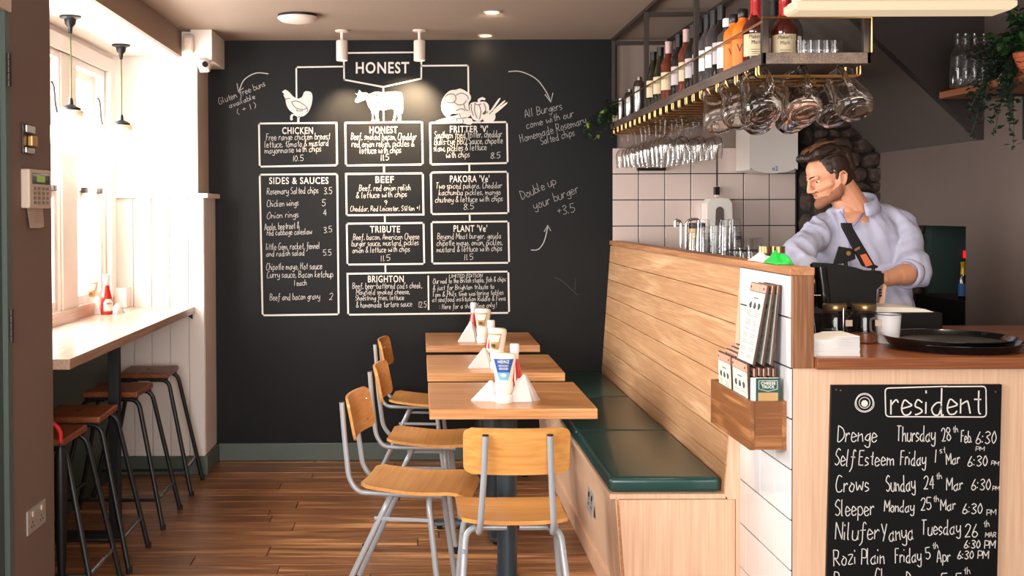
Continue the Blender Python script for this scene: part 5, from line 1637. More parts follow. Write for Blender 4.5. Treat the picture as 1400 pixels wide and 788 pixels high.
bs = [('green', 893.5, 1.135, 'dark green wine bottle nearest the chrome jugs at the far end'), ('green', 898.5, 1.215, 'dark green wine bottle, second of the far group, set back'), ('green', 903, 1.135, 'dark green wine bottle standing just before the pink-foiled pair'),
      ('rose', 908.5, 1.215, 'pink-foiled rose wine bottle set back behind its neighbour at the far end'), ('rose', 914, 1.135, 'pink-foiled rose wine bottle at the front edge of the far group'), ('wine', 921, 1.215, 'dark wine bottle set back between the two pink-foiled pairs'),
      ('wine', 928, 1.135, 'dark wine bottle at the front edge between the pink-foiled pairs'), ('rose', 932, 1.215, 'pink-foiled wine bottle just left of the middle rack post, set back'), ('rose', 938.5, 1.135, 'pink-foiled wine bottle right against the middle rack post'),
      ('wine', 958, 1.135, 'dark wine bottle immediately right of the middle rack post'), ('wine', 968, 1.215, 'dark wine bottle second to the right of the middle rack post'), ('clear', 976, 1.135, 'clear spirit bottle third to the right of the middle rack post'),
      ('wine', 984.5, 1.215, 'dark wine bottle left of the white-capped bottle'), ('gin', 996, 1.215, 'white-capped clear bottle behind the orange ones'), ('orange', 1003.5, 1.135, 'orange bottle with black lettering, left of its pair'),
      ('orange', 1015, 1.135, 'orange bottle with black lettering, right of its pair'), ('whisky', 1033, 1.147, 'whisky bottle with red wax seal left of the near rack post'), ('whisky', 1072, 1.25, 'whisky bottle with red wax seal right of the near rack post'),
      ('clear', 1057, 1.30, 'black-capped spirit bottle behind and between the two whisky bottles'), ('clear', 1083, 1.355, 'black-capped spirit bottle behind the right-hand whisky bottle'), ('wine', 1010, 1.31, 'dark bottle in the rear row behind the orange bottles'),
      ('wine', 947.5, 1.135, 'dark front-row bottle just behind the middle rack post'), ('clear', 967, 1.135, 'clear front-row spirit bottle between two dark ones'), ('wine', 986, 1.135, 'dark front-row bottle left of the tagged bottles'), ('gin', 994.5, 1.135, 'pale-labelled clear bottle touching the orange pair'),
      ('wine', 916, 1.335, 'dark rear-row bottle seen between the pink-foiled pairs'), ('wine', 926, 1.345, 'dark rear-row bottle left of the middle rack post'), ('wine', 949, 1.225, 'dark bottle partly hidden by the middle rack post'), ('wine', 963, 1.33, 'dark rear-row bottle right of the middle rack post'),
      ('clear', 973, 1.34, 'clear rear-row spirit bottle, farther right of the middle rack post'), ('wine', 989, 1.335, 'dark rear-row bottle behind the white-capped bottle'), ('wine', 1023, 1.40, 'dark rear-row bottle behind the left whisky bottle')]
for kd_, u, x, lb in bs: bottle(kd_, u, x, lb)
# chrome shakers and jug at the far end
for i, (u, x, r_, h, lb) in enumerate(((849, 1.125, .018, .125, 'slim chrome cylinder at the far end of the rack'), (861, 1.165, .030, .17, 'chrome cocktail shaker, left of two on the rack'), (874, 1.165, .034, .205, 'tall chrome cocktail shaker beside the first bottles'))):
    y = x * F / (u - CU)
    o = thing('cocktail_shaker', lb, 'shaker', (x, y, RZ1 + .0005), 'chrome bar ware on the rack')
    MB().lathe([(r_ * .8, 0), (r_ * .85, .003), (r_, h * .6), (r_ * .98, h * .75)], 22).build('shaker_body', 'bar_steel', o, smooth=True, world=False)
    MB().lathe([(r_ * .97, h * .75), (r_ * .75, h * .88), (r_ * .45, h * .92), (r_ * .45, h), (0, h)] if i else [(r_ * .97, h * .75), (r_ * .97, h), (0, h)], 22).build('lid', 'bar_steel', o, smooth=True, world=False)
# small glasses at the near right end
r5 = random.Random(8)
q = -1
for (u, v) in ((1098, 0), (1108, 0), (1119, 0), (1130, 0), (1141, 0), (1151, 0), (1113, 1), (1136, 1)):
    yy = 3.70 if v == 0 else 3.79
    q += 1
    x = at(u, 60, yy).x
    if x > RX1 - .03: x = RX1 - .032
    if u == 1151: yy = 3.80
    o = MB().lathe([(.022, 0), (.024, .004), (.0255, .058), (.024, .060), (.0235, .058), (.021, .008), (0, .007)], 18, c=(x, yy + .0, RZ1 + .0005)).build('shot_glass', 'glass', None, smooth=True)
    tag(o, 'small clear glass at the near end of the rack, ' + ('next to the whisky', 'second from the whisky', 'third from the whisky', 'fourth from the whisky', 'fifth from the whisky', 'last before the corner post', 'behind on the left', 'behind on the right')[q], 'glass', 'small glasses on the rack')


def foliage(name, mat_, parent, pts, size, seed, flat=None, kind='stuff'):
    """many small pointed leaves, one part"""
    r_ = random.Random(seed); mb = MB()
    for p in pts:
        p = Vector(p)
        a_, b_, c_ = r_.uniform(0, 2 * PI), r_.uniform(-.8, .8), r_.uniform(-1, 1)
        s_ = size * r_.uniform(.6, 1.25)
        m_ = Matrix.Translation(p) @ Matrix.Rotation(a_, 4, 'Z') @ Matrix.Rotation(b_, 4, 'X') @ Matrix.Rotation(c_, 4, 'Y')
        mb.add([(0, 0, 0), (s_ * .35, s_ * .38, s_ * .06), (s_ * 1.0, 0, -s_ * .1), (s_ * .35, -s_ * .38, s_ * .06), (s_ * .4, 0, 0)], [(0, 4, 1), (1, 4, 2), (2, 4, 3), (3, 4, 0)], m_)
    return mb.build(name, mat_, parent, kind=kind, fixn=False)


# ivy in a small pot at the far end of the rack, trailing left over the black wall
iv = thing('trailing_ivy', 'small pot of trailing ivy at the far end of the rack', 'plant', (1.118, 6.30, RZ1))
px, py = 1.120, 6.312
MB().lathe([(.022, 0), (.028, .060), (.030, .062), (.026, .060), (0, .055)], 18, c=(px, py, RZ1)).build('pot', 'label_cream', iv, smooth=True)
tr = []
r6 = random.Random(21)
vine = MB()
for (eu, ev) in ((797, 176), (803, 186), (815, 182), (822, 160), (832, 140), (812, 168), (836, 185), (828, 172), (840, 145)):
    e = at(eu, ev, 6.22)
    s_ = Vector((px, py - .01, RZ1 + .06))
    mid = (s_ + e) / 2 + Vector((0, -.02, .05))
    pp_ = [s_ * (1 - t) ** 2 + mid * 2 * t * (1 - t) + e * t * t for t in [i / 8 for i in range(9)]]
    vine.tube(pp_, .0013, 5)
    for i in range(1, 9):
        for k in range(3): tr.append(pp_[i] + Vector([r6.uniform(-.016, .016) for _ in range(3)]))
vine.build('stem', 'leaf_dark', iv)
foliage('leaf_cluster', 'leaf_dark', iv, tr[::2], .030, 1)
foliage('leaf_cluster', 'leaf', iv, tr[1::4], .030, 2)
foliage('leaf_cluster', 'leaf_light', iv, [at(u, v, 6.20) for u, v in ((799, 178), (803, 175), (817, 184), (819, 180), (815, 190), (806, 168), (820, 156), (822, 152))], .034, 3)

# ------------------------------------------------------------------ oak shelf on the right wall with bottles and plants
sh = thing('wall_shelf', 'oak shelf on black brackets high on the right wall', 'shelf', (XR - .14, 4.45, 1.90))
SX = 2.235
bx('shelf_board', 'shelf_oak', SX, XR, 3.95, 4.80, 1.898, 1.926, sh, bevel=.002)
for yy in (4.62, 4.05):
    MB().box(XR - .006, XR, yy - .014, yy + .014, 1.71, 1.898).box(SX + .05, XR, yy - .014, yy + .014, 1.890, 1.898).build('bracket', 'black_metal', sh)
r7 = random.Random(3)
q = 0
for (u, v) in ((1309, 0), (1320, 0), (1332, 0), (1345, 0), (1356, 0), (1318, 1), (1334, 1), (1352, 1), (1367, 0), (1372, 1)):
    yy = 4.72 - .0 * v - (.09 if v == 0 else 0) + .0
    yy = 4.62 if v == 0 else 4.72
    x = at(u, 100, yy).x
    if x > XR - .04: yy = yy - .12 * (1 + (x - XR)); x = XR - .045 - .03 * v
    o = MB().lathe([(.028, 0), (.030, .004), (.030, .125), (.026, .145), (.013, .175), (.0115, .205), (.0145, .210), (.0145, .222), (.012, .222), (.010, .205), (.012, .175), (.024, .145), (.0285, .125), (.0285, .008), (0, .007)], 20, c=(x, yy, 1.9265)).build('glass_bottle', 'glass', None, smooth=True)
    q += 1
    tag(o, 'empty glass bottle on the oak wall shelf, ' + ('leftmost in front', 'second in front', 'third in front', 'fourth in front', 'fifth in front', 'leftmost behind', 'second behind', 'third behind', 'in the corner, half behind the plant', 'last behind, by the wall')[q - 1], 'bottle', 'empty glass bottles on the wall shelf')
# fern trailing from a dark pot
fn = thing('trailing_plant', 'dark trailing plant hanging over the front of the oak wall shelf', 'plant', (2.36, 4.35, 1.926))
MB().lathe([(.045, 0), (.055, .08), (.05, .08), (0, .075)], 20, c=(2.37, 4.33, 1.9265)).build('pot', 'black_plastic', fn, smooth=True)
pts = []; st_ = MB(); r8 = random.Random(31)
for k in range(30):
    a_ = r8.uniform(PI * .75, PI * 1.7)
    s_ = Vector((2.37, 4.33, 2.00))
    rad = r8.uniform(.12, .22)
    e = Vector((max(SX - .07, s_.x + rad * math.cos(a_)), s_.y + rad * 1.1 * math.sin(a_), 1.98 - r8.uniform(-.06, .32)))
    if e.z < 1.90: e.x = SX - r8.uniform(.01, .07)
    mid = Vector((min((s_.x + e.x) / 2, SX + .02), (s_.y + e.y) / 2, 2.05))
    pp_ = [s_ * (1 - t) ** 2 + mid * 2 * t * (1 - t) + e * t * t for t in [i / 9 for i in range(10)]]
    for p_ in pp_:
        if p_.z < 1.935 and p_.x > SX - .01: p_.x = SX - .012
    st_.tube(pp_, .0012, 5)
    for i in range(1, 10):
        for q in range(5): pts.append(pp_[i] + Vector([r8.uniform(-.014, .014) for _ in range(3)]))
st_.build('stem', 'leaf_dark', fn, kind='stuff')
foliage('leaf_cluster', 'leaf_dark', fn, pts, .024, 5)
# leafy plant in a terracotta pot
pc = at(1396, 108, 4.20)
tp = thing('potted_plant', 'leafy green plant in a terracotta pot at the frame edge on the wall shelf', 'plant', (pc.x + .03, 4.20, 1.9265))
cx = pc.x + .03
MB().lathe([(.038, 0), (.050, .065), (.054, .066), (.056, .085), (.050, .085), (.046, .075), (0, .072)], 26, c=(cx, 4.20, 1.9265)).build('pot', 'terracotta', tp, smooth=True)
pts = []; st_ = MB()
for k in range(34):
    a_ = r8.uniform(0, 2 * PI); rad = r8.uniform(.05, .17)
    e = Vector((cx + rad * math.cos(a_) - .02, 4.20 + rad * math.sin(a_), 2.04 + r8.uniform(-.02, .13)))
    e.x = min(e.x, XR - .03)
    s_ = Vector((cx, 4.20, 2.0)); mid = (s_ + e) / 2 + Vector((0, 0, .05))
    pp_ = [s_ * (1 - t) ** 2 + mid * 2 * t * (1 - t) + e * t * t for t in [i / 6 for i in range(7)]]
    st_.tube(pp_, .0014, 5)
    for i in range(2, 7):
        for q in range(3): pts.append(pp_[i] + Vector([r8.uniform(-.02, .02) for _ in range(3)]))
st_.build('stem', 'leaf_dark', tp, kind='stuff')
foliage('leaf_cluster', 'leaf', tp, pts[::2], .042, 7)
foliage('leaf_cluster', 'leaf_dark', tp, pts[1::2], .042, 8)

# kitchen beyond: low unit with blue bottle and red indicator
ku = tag(bx('low_cabinet', 'black_plastic', 2.62, 3.1, 4.9, 5.9, 0, .98, None, bevel=.004), 'dark low cabinet in the kitchen beyond the opening', 'cabinet')
for i, (u, y, lb) in enumerate(((1317, 5.45, 'beer bottle with yellow foil and blue label, left of two in the kitchen'), (1323.5, 5.52, 'beer bottle with yellow foil and blue label, right of two in the kitchen'))):
    x = at(u, 430, y).x
    o = thing('beer_bottle', lb, 'bottle', (x, y, .98), 'beer bottles beyond the opening')
    MB().lathe([(.022, 0), (.024, .004), (.024, .09), (.014, .125), (.011, .15), (.011, .18)], 18).build('bottle_body', 'wine_dark', o, smooth=True, world=False)
    MB().lathe([(.0145, .118), (.0125, .15), (.0125, .178), (.014, .180), (.014, .186), (0, .187)], 18).build('foil', 'yellow_foil', o, smooth=True, world=False)
    MB().lathe([(.0245, .02), (.0245, .082)], 18).build('label', 'blue_label', o, smooth=True, world=False)
p = at(1324, 348, 6.0)
tag(bx('indicator_light', 'red_led', p.x - .03, p.x + .02, 5.985, 6.0, p.z - .02, p.z + .02, None, bevel=.004), 'small red indicator light glowing in the dark kitchen', 'light')

# ------------------------------------------------------------------ lamps and fixtures
ZB = 2.27
for i, ((u, v), lb) in enumerate((((96, 22), 'opal globe pendant lamp nearer the camera in the window bay'), ((165.5, 61), 'opal globe pendant lamp farther back in the window bay'))):
    c = at(u, v, Z=ZB)
    z0 = 1.855
    o = thing('pendant_lamp', lb, 'lamp', (c.x, c.y, z0 - .16), 'pendant lamps in the window bay')
    MB().lathe([(.045, ZB - .0005), (.045, ZB - .008), (.026, ZB - .014), (.022, ZB - .035), (.010, ZB - .048), (.007, ZB - .075)], 24, c=(c.x, c.y, 0)).build('ceiling_rose', 'black_metal', o, smooth=True)
    MB().tube([(c.x, c.y, ZB - .07), (c.x + .001, c.y, 2.1), (c.x, c.y, z0 + .05)], .0032, 8).build('cord', 'cord_green', o, smooth=True)
    MB().lathe([(.006, z0 + .062), (.009, z0 + .05), (.010, z0 + .035), (.030, z0 + .026), (.042, z0 + .018), (.042, z0 + .006)], 24, c=(c.x, c.y, 0)).build('lamp_holder', 'black_metal', o, smooth=True)
    MB().lathe([(.048, z0 + .008), (.052, z0 + .004), (.052, z0 - .020), (.050, z0 - .024)], 28, c=(c.x, c.y, 0)).build('shade_rim', 'opal_rim', o, smooth=True)
    pr = [(.049, z0 - .022)] + [(.094 * math.sin(a_), z0 - .096 + .088 * math.cos(a_)) for a_ in [R(31) + (PI - R(31)) * k / 14 for k in range(15)]]
    MB().lathe(pr, 32, c=(c.x, c.y, 0)).build('globe_shade', 'opal', o, smooth='all')
    light('pendant_light', 'POINT', (0, 0, -.06), 3, (1, .86, .68), parent=o, size=.05)
# two white spot cylinders aimed at the menu
for i, ((u, v), lb) in enumerate((((467.5, 47), 'white ceiling spotlight on the left, above the menu banner'), ((573.5, 47), 'white ceiling spotlight on the right, above the HONEST banner'))):
    c = at(u, v, Z=ZC)
    c.y = min(c.y, 6.02)
    o = thing('ceiling_spotlight', lb, 'lamp', (c.x, c.y, ZC - .15), 'white spotlights over the menu')
    x = at(u, 65, c.y).x
    zt_, zb_ = at(u, 56, c.y).z, at(u, 83, c.y).z
    MB().lathe([(.036, ZC - .001), (.036, ZC - .007), (.030, ZC - .010), (0, ZC - .010)], 24, c=(x, c.y, 0)).build('mount_plate', 'lamp_white', o, smooth=True)
    MB().lathe([(.008, ZC - .01), (.008, zt_)], 12, c=(x, c.y, 0)).build('stem', 'lamp_white', o, smooth=True)
    MB().lathe([(0, zt_ + .002), (.028, zt_ + .002), (.031, zt_ - .002), (.031, zb_), (.027, zb_), (.026, zb_ + .02), (0, zb_ + .02)], 28, c=(x, c.y, 0)).build('lamp_body', 'lamp_white', o, smooth=True)
    MB().lathe([(.025, zb_ + .0185), (0, zb_ + .0185)], 20, c=(x, c.y, 0)).build('lens', 'spot_on', o)
    l = light('menu_spot', 'SPOT', (x, c.y - .0, zb_ - .01), (80, 165)[i], (1, .74, .46), (x + (.0, -.08)[i], YB, 1.93 - .05), size=.02, spot=R((60, 78)[i]), blend=.9)
    l.parent = o; l.location = Vector((x, c.y, zb_ - .01)) - o.location
# shallow round ceiling light and two downlights
c = at(407, 36, Z=ZC); c.y = 5.55
x = at(407, 39, c.y).x
o = thing('ceiling_light', 'shallow round cream ceiling light left of the spotlights', 'lamp', (x, c.y, ZC - .045))
MB().lathe([(.098, ZC - .001), (.098, ZC - .012), (0, ZC - .012)], 36, c=(x, c.y, 0)).build('base_ring', 'black_metal', o, smooth=True)
MB().lathe([(.100, ZC - .0125), (.098, ZC - .020), (.080, ZC - .033), (.045, ZC - .040), (0, ZC - .042)], 36, c=(x, c.y, 0)).build('diffuser', 'lamp_white', o, smooth='all')
for i, ((u, v), lb) in enumerate((((673, 16), 'small recessed downlight nearer the camera in the ceiling'), ((664, 48), 'small recessed downlight nearer the black wall'))):
    c = at(u, v, Z=ZC)
    o = thing('downlight', lb, 'lamp', (c.x, c.y, ZC - .006), 'recessed downlights')
    MB().lathe([(.043, ZC - .0005), (.045, ZC - .003), (.034, ZC - .006), (.032, ZC - .0005)], 28, c=(c.x, c.y, 0)).build('bezel', 'lamp_white', o, smooth=True)
    MB().lathe([(.030, ZC - .0025), (0, ZC - .0025)], 24, c=(c.x, c.y, 0)).build('lens', 'spot_on', o)
    light('downlight_beam', 'SPOT', (0, 0, -.02), (3, .8)[i], (1, .8, .58), (c.x, c.y, 0), size=.03, spot=R(80), parent=o)
    o.children[-1].rotation_euler = (0, 0, 0)
# long light fitting at the top right over the counter
YL = 3.20
a_, b_ = at(1088, 16, YL), at(1392, 18, YL)
zl0 = at(0, 18, YL).z
o = thing('strip_light', 'long cream strip light hanging over the bar counter at the top right', 'lamp', ((a_.x + b_.x) / 2, YL, zl0))
MB().poly([(a_.x, YL, zl0 + .006), (a_.x + .012, YL, zl0), (b_.x - .02, YL, zl0), (b_.x, YL, zl0 + .012), (b_.x, YL, zl0 + .028), (a_.x, YL, zl0 + .028)], (0, .11, 0)).build('diffuser', 'led_on', o, bevel=.004)
bx('housing', 'lamp_white', a_.x + .015, b_.x - .01, YL - .006, YL + .12, zl0 + .0285, zl0 + .038, o, bevel=.002)
bx('upper_diffuser', 'led_on', a_.x + .02, b_.x - .02, YL + .002, YL + .10, zl0 + .0385, zl0 + .062, o, bevel=.004)
for xx in (a_.x + .15, b_.x - .15): bx('hanger', 'raw_metal', xx - .006, xx + .006, YL + .05, YL + .062, zl0 + .062, ZC - .001, o)
light('strip_light_glow', 'AREA', (0, .055, -.01), 9, (1, .84, .62), ((a_.x + b_.x) / 2, YL + .056, 0), b_.x - a_.x, .09, parent=o).rotation_euler = (0, 0, 0)

# alarm sensor, dome camera
p = at(256, 60, 5.99)
o = thing('motion_sensor', 'rounded white alarm motion sensor at the end of the taupe beam', 'sensor', (p.x, 5.985, p.z - .05))
bx('sensor_body', 'cream_plastic', at(249, 0, 5.96).x, at(264.5, 0, 5.96).x, 5.955, 6.05, at(0, 73.5, 5.96).z, at(0, 47, 5.96).z, o, bevel=.014)
bx('sensor_lens', 'lamp_white', at(252, 0, 5.95).x, at(262, 0, 5.95).x, 5.950, 5.956, at(0, 62, 5.95).z, at(0, 52, 5.95).z, o, bevel=.002)
p = at(277, 88, 5.97)
o = thing('dome_camera', 'white dome security camera below the boxed corner', 'camera', (p.x, 6.0, p.z - .04))
MB().lathe([(0, .05), (.035, .05), (.040, .035), (.040, .0), (0, 0)], 28, m=Matrix.Translation((p.x - .018, 6.0, p.z)) @ Matrix.Rotation(PI / 2, 4, 'Y') @ Matrix.Rotation(0, 4, 'X')).build('base', 'white_plastic', o, smooth=True)
b = bmesh.new(); bmesh.ops.create_uvsphere(b, u_segments=24, v_segments=16, radius=.036)
me = bpy.data.meshes.new('dome'); b.to_mesh(me); b.free(); me.materials.append(M['white_plastic'])
for q in me.polygons: q.use_smooth = True
dm = bpy.data.objects.new('dome', me); COL.objects.link(dm); dm.parent = o; dm.location = Vector((p.x + .006, 5.985, p.z)) - o.location
ln = MB().lathe([(.017, 0), (.015, .006), (0, .007)], 20, m=Matrix.Translation(Vector((p.x + .016, 5.953, p.z - .002)) - o.location - dm.location) @ Matrix.Rotation(R(82), 4, 'X') @ Matrix.Rotation(R(18), 4, 'Y')).build('lens', 'black_gloss', dm, world=False, smooth=True)

# things on the grey pier (plane X = XP, facing the room)
def onp(u, v): return at(u, v, X=XP)


def pbox(name, mat_, u0, v0, u1, v1, d0, d1, parent, bevel=0):
    a, b_ = onp(u0, v0), onp(u1, v1)
    return bx(name, mat_, XP + d0, XP + d1, a.y, b_.y, min(a.z, b_.z), max(a.z, b_.z), parent, bevel=bevel)


c = onp(42, 258)
kp = thing('alarm_keypad', 'cream alarm keypad with a green display on the grey pier', 'keypad', (XP, c.y, c.z - .07))
body = pbox('keypad_body', 'cream_plastic', 28, 285, 58, 234, 0, .030, kp, .005)
y0, y1 = onp(28, 285).y, onp(58, 260).y
zz0, zz1 = onp(43, 285).z, onp(43, 234).z
W_, H_ = y1 - y0, zz1 - zz0
def kb(nm, mt, a0, a1, h0, h1, d=.032, par=None): return bx(nm, mt, XP + .029, XP + d, y0 + W_ * a0, y0 + W_ * a1, zz0 + H_ * h0, zz0 + H_ * h1, par or kp)
kb('display_window', 'black_gloss', .12, .9, .64, .93)
kb('display', 'lcd', .3, .66, .70, .86, .033)
for r_ in range(4):
    for c_ in range(4):
        kb('key', 'key_grey', .14 + c_ * .19, .14 + c_ * .19 + .13, .48 - r_ * .125, .48 - r_ * .125 + .085, .0325)
a, b_ = onp(36, 310), onp(57, 282)
nt = tag(MB().poly([(XP + .004, y0 + W_ * .22, zz0 + .004), (XP + .004, y0 + W_ * .94, zz0 + .004), (XP + .006, y0 + W_ * .97, zz0 - .062), (XP + .018, y0 + W_ * .6, zz0 - .066), (XP + .010, y0 + W_ * .27, zz0 - .064)], (.0008, 0, 0)).build('paper_note', 'note_paper', None), 'small curling paper note stuck below the keypad', 'note')
m = MB(); r9 = random.Random(1)
for k in range(6):
    zz = zz0 - .012 - k * .007
    m.add([(XP + .0185, y0 + W_ * .4, zz), (XP + .0185, y0 + W_ * (.6 + .2 * r9.random()), zz), (XP + .0185, y0 + W_ * .75, zz + .0016), (XP + .0185, y0 + W_ * .4, zz + .0016)], [(0, 1, 2, 3)])
m.build('writing', 'key_grey', nt)
th = thing('key_switch', 'small metal key switch plate above the keypad', 'switch', (XP, onp(36, 190).y, onp(36, 210).z))
pbox('back_plate', 'raw_metal', 29, 210, 44, 171, 0, .006, th, .002)
pbox('switch_upper', 'chrome', 31, 181, 43, 173, .006, .014, th, .003)
pbox('switch_knob', 'brass', 35, 200, 43, 187, .006, .022, th, .003)
pbox('switch_lower', 'chrome', 31, 209, 43, 203, .006, .012, th, .002)
so_ = thing('wall_socket', 'steel double wall socket low on the grey pier', 'socket', (XP, onp(47, 708).y, onp(47, 735).z))
yy0, yy1 = onp(35, 700).y, onp(60, 700).y
zc = onp(47, 708).z
bx('plate', 'socket_steel', XP, XP + .007, yy0, yy1, zc - .040, zc + .040, so_, bevel=.002)
for t_ in (.26, .74):
    ym = yy0 + (yy1 - yy0) * t_
    s2 = bx('switch', 'cream_plastic', XP + .007, XP + .011, ym - .008, ym + .008, zc + .014, zc + .030, so_, bevel=.001)
    for dy, dz in ((0, -.004), (-.010, -.018), (.010, -.018)): bx('pin_hole', 'black_plastic', XP + .0065, XP + .0075, ym + dy - .003, ym + dy + .003, zc + dz - .004, zc + dz + .003, so_)
dc = tag(bx('door_closer', 'cream_plastic', XP - .01, XP + .012, onp(0, 10).y - .06, onp(11, 10).y, onp(8, 16).z, onp(8, 16).z + .10, None, bevel=.004), 'cream box at the top edge of the green door', 'box')

# ------------------------------------------------------------------ the barman
def cap(mb, p1, r1, p2, r2, n=16):
    p1, p2 = Vector(p1), Vector(p2)
    d = p2 - p1; L_ = d.length
    q = d.to_track_quat('Z', 'Y').to_matrix().to_4x4()
    pr = [(r1 * math.sin(a_), -r1 * math.cos(a_)) for a_ in [PI / 2 * k / 5 for k in range(6)]] + [(r2 * math.cos(a_), L_ + r2 * math.sin(a_)) for a_ in [PI / 2 * k / 5 for k in range(6)]]
    mb.lathe(pr, n, m=Matrix.Translation(p1) @ q)


def ell(mb, c, r, rot=None):
    pr = [(math.sin(a_), -math.cos(a_)) for a_ in [PI * k / 14 for k in range(15)]]
    m = Matrix.Translation(c) @ (rot if rot is not None else Matrix.Identity(4)) @ Matrix.Diagonal((r[0], r[1], r[2], 1))
    mb.lathe(pr, 22, m=m)


def remesh(mb, voxel, sm=4, fac=.5):
    me = bpy.data.meshes.new('tmp')
    me.from_pydata(mb.v, [], mb.f)
    b = bmesh.new(); b.from_mesh(me)
    bmesh.ops.remove_doubles(b, verts=b.verts, dist=1e-6)
    bmesh.ops.recalc_face_normals(b, faces=b.faces); b.to_mesh(me); b.free()
    o = bpy.data.objects.new('tmp', me); COL.objects.link(o)
    r_ = o.modifiers.new('r', 'REMESH'); r_.mode = 'VOXEL'; r_.voxel_size = voxel; r_.use_smooth_shade = True
    s_ = o.modifiers.new('s', 'SMOOTH'); s_.iterations = sm; s_.factor = fac
    bpy.context.view_layer.update()
    out = bpy.data.meshes.new_from_object(o.evaluated_get(bpy.context.evaluated_depsgraph_get()))
    bpy.data.objects.remove(o)
    return out


YM = 4.38
HP = R(14.5)
yaw = R(8)
f_ = Vector((-math.cos(HP) * math.cos(yaw), -math.cos(HP) * math.sin(yaw), -math.sin(HP)))
up_ = Vector((-math.sin(HP) * math.cos(yaw), -math.sin(HP) * math.sin(yaw), math.cos(HP)))
lf_ = up_.cross(f_)
earw = at(1151.5, 243.6, YM - .10)
H3 = Matrix((f_, lf_, up_)).transposed()
HS = .95
HM = Matrix.Translation(earw - H3 @ Vector((-.003, .076, .103)) * HS) @ H3.to_4x4() @ Matrix.Scale(HS, 4)


def hw_(p): return HM @ Vector(p)


# head in its own space: x forward, y to his left, z up, chin at z = 0
hd = MB()
ell(hd, (.008, 0, .140), (.088, .072, .084))
ell(hd, (.045, 0, .150), (.052, .058, .052))
ell(hd, (.040, 0, .080), (.050, .055, .070))
for s_ in (-1, 1):
    cap(hd, (.078, s_ * .012, .016), .016, (.012, s_ * .050, .050), .022)
    cap(hd, (.012, s_ * .050, .050), .022, (.000, s_ * .058, .095), .020)
    cap(hd, (.072, s_ * .030, .083), .018, (.040, s_ * .050, .092), .018)
    cap(hd, (.094, s_ * .008, .125), .010, (.082, s_ * .040, .128), .010)
    cap(hd, (.103, s_ * .010, .073), .0075, (.092, s_ * .015, .074), .008)
    cap(hd, (.090, 0, .0625), .0070, (.078, s_ * .020, .058), .006)
    cap(hd, (.089, 0, .0485), .0072, (.077, s_ * .018, .050), .006)
    # ear: a flattened shell with a raised rim
    ell(hd, (-.006, s_ * .071, .103), (.014, .008, .026), Matrix.Rotation(R(-12), 4, 'Y'))
    rim = [(.006, s_ * .074, .085), (.008, s_ * .078, .105), (.003, s_ * .082, .127), (-.012, s_ * .085, .131), (-.022, s_ * .084, .117), (-.020, s_ * .080, .098), (-.010, s_ * .077, .080), (.000, s_ * .074, .074)]
    for i in range(len(rim) - 1): cap(hd, rim[i], .0042, rim[i + 1], .0042, 8)
cap(hd, (.082, 0, .014), .018, (.074, 0, .020), .022)
cap(hd, (.076, 0, .056), .018, (.070, 0, .040), .018)
cap(hd, (.096, 0, .120), .0085, (.109, 0, .082), .0095)
ell(hd, (.109, 0, .077), (.0105, .0105, .0095))
for s_ in (-1, 1): ell(hd, (.066, s_ * .030, .113), (.0165, .0155, .0155))
hd.v = [tuple(HM @ Vector(p)) for p in hd.v]
# neck, torso, arms, hands, legs in room space
P_ = at
nb_, nt_ = P_(1169, 288, YM - .01), hw_((-.022, 0, .085))
cap(hd, nt_, .053, nb_, .060)
cap(hd, hw_((.020, 0, .030)), .020, P_(1160, 290, YM - .045), .026)
shL, shR = P_(1229, 306, YM + .02), P_(1124, 314, YM - .03)
elL, elR = P_(1250, 372, YM - .10), P_(1085, 352, YM - .18)
wrL, wrR = P_(1206, 383, YM - .20), Vector((1.470, 3.96, 1.135))
ell(hd, P_(1176, 335, YM), (.150, .088, .150))
ell(hd, P_(1166, 303, YM - .035), (.080, .058, .050))
ell(hd, P_(1190, 400, YM), (.140, .09, .17))
cap(hd, P_(1180, 290, YM + .02), .04, shL, .048)
cap(hd, P_(1150, 296, YM), .035, shR, .046)
cap(hd, shL, .046, elL, .038); cap(hd, elL, .041, wrL, .028)
cap(hd, elL + (wrL - elL) * .25, .043, elL + (wrL - elL) * .5, .038)
cap(hd, shR, .044, elR, .036); cap(hd, elR, .038, wrR, .026)


def hand_at(w_, d, palm_dn, side):
    d = Vector(d).normalized(); pn = Vector(palm_dn).normalized()
    sd = d.cross(pn).normalized() * side
    pn = sd.cross(d).normalized() * side
    c0 = w_ + d * .03
    for k, off in enumerate((-.030, -.010, .010, .029)):
        cap(hd, w_ + sd * off * .55, .017, w_ + d * .085 + sd * off, .0125, 10)
        Lf = (.072, .082, .076, .060)[k]
        b0 = w_ + d * .088 + sd * off
        b1 = b0 + (d * .85 + pn * .35).normalized() * Lf * .5
        b2 = b1 + (d * .55 + pn * .8).normalized() * Lf * .5
        cap(hd, b0, .0095, b1, .0088, 10); cap(hd, b1, .0088, b2, .0075, 10)
    t0 = w_ + d * .02 - sd * .022
    t1 = t0 - sd * .030 + d * .030 + pn * .012
    t2 = t1 + d * .032 - sd * .004 + pn * .006
    cap(hd, t0, .014, t1, .0115, 10); cap(hd, t1, .0110, t2, .009, 10)


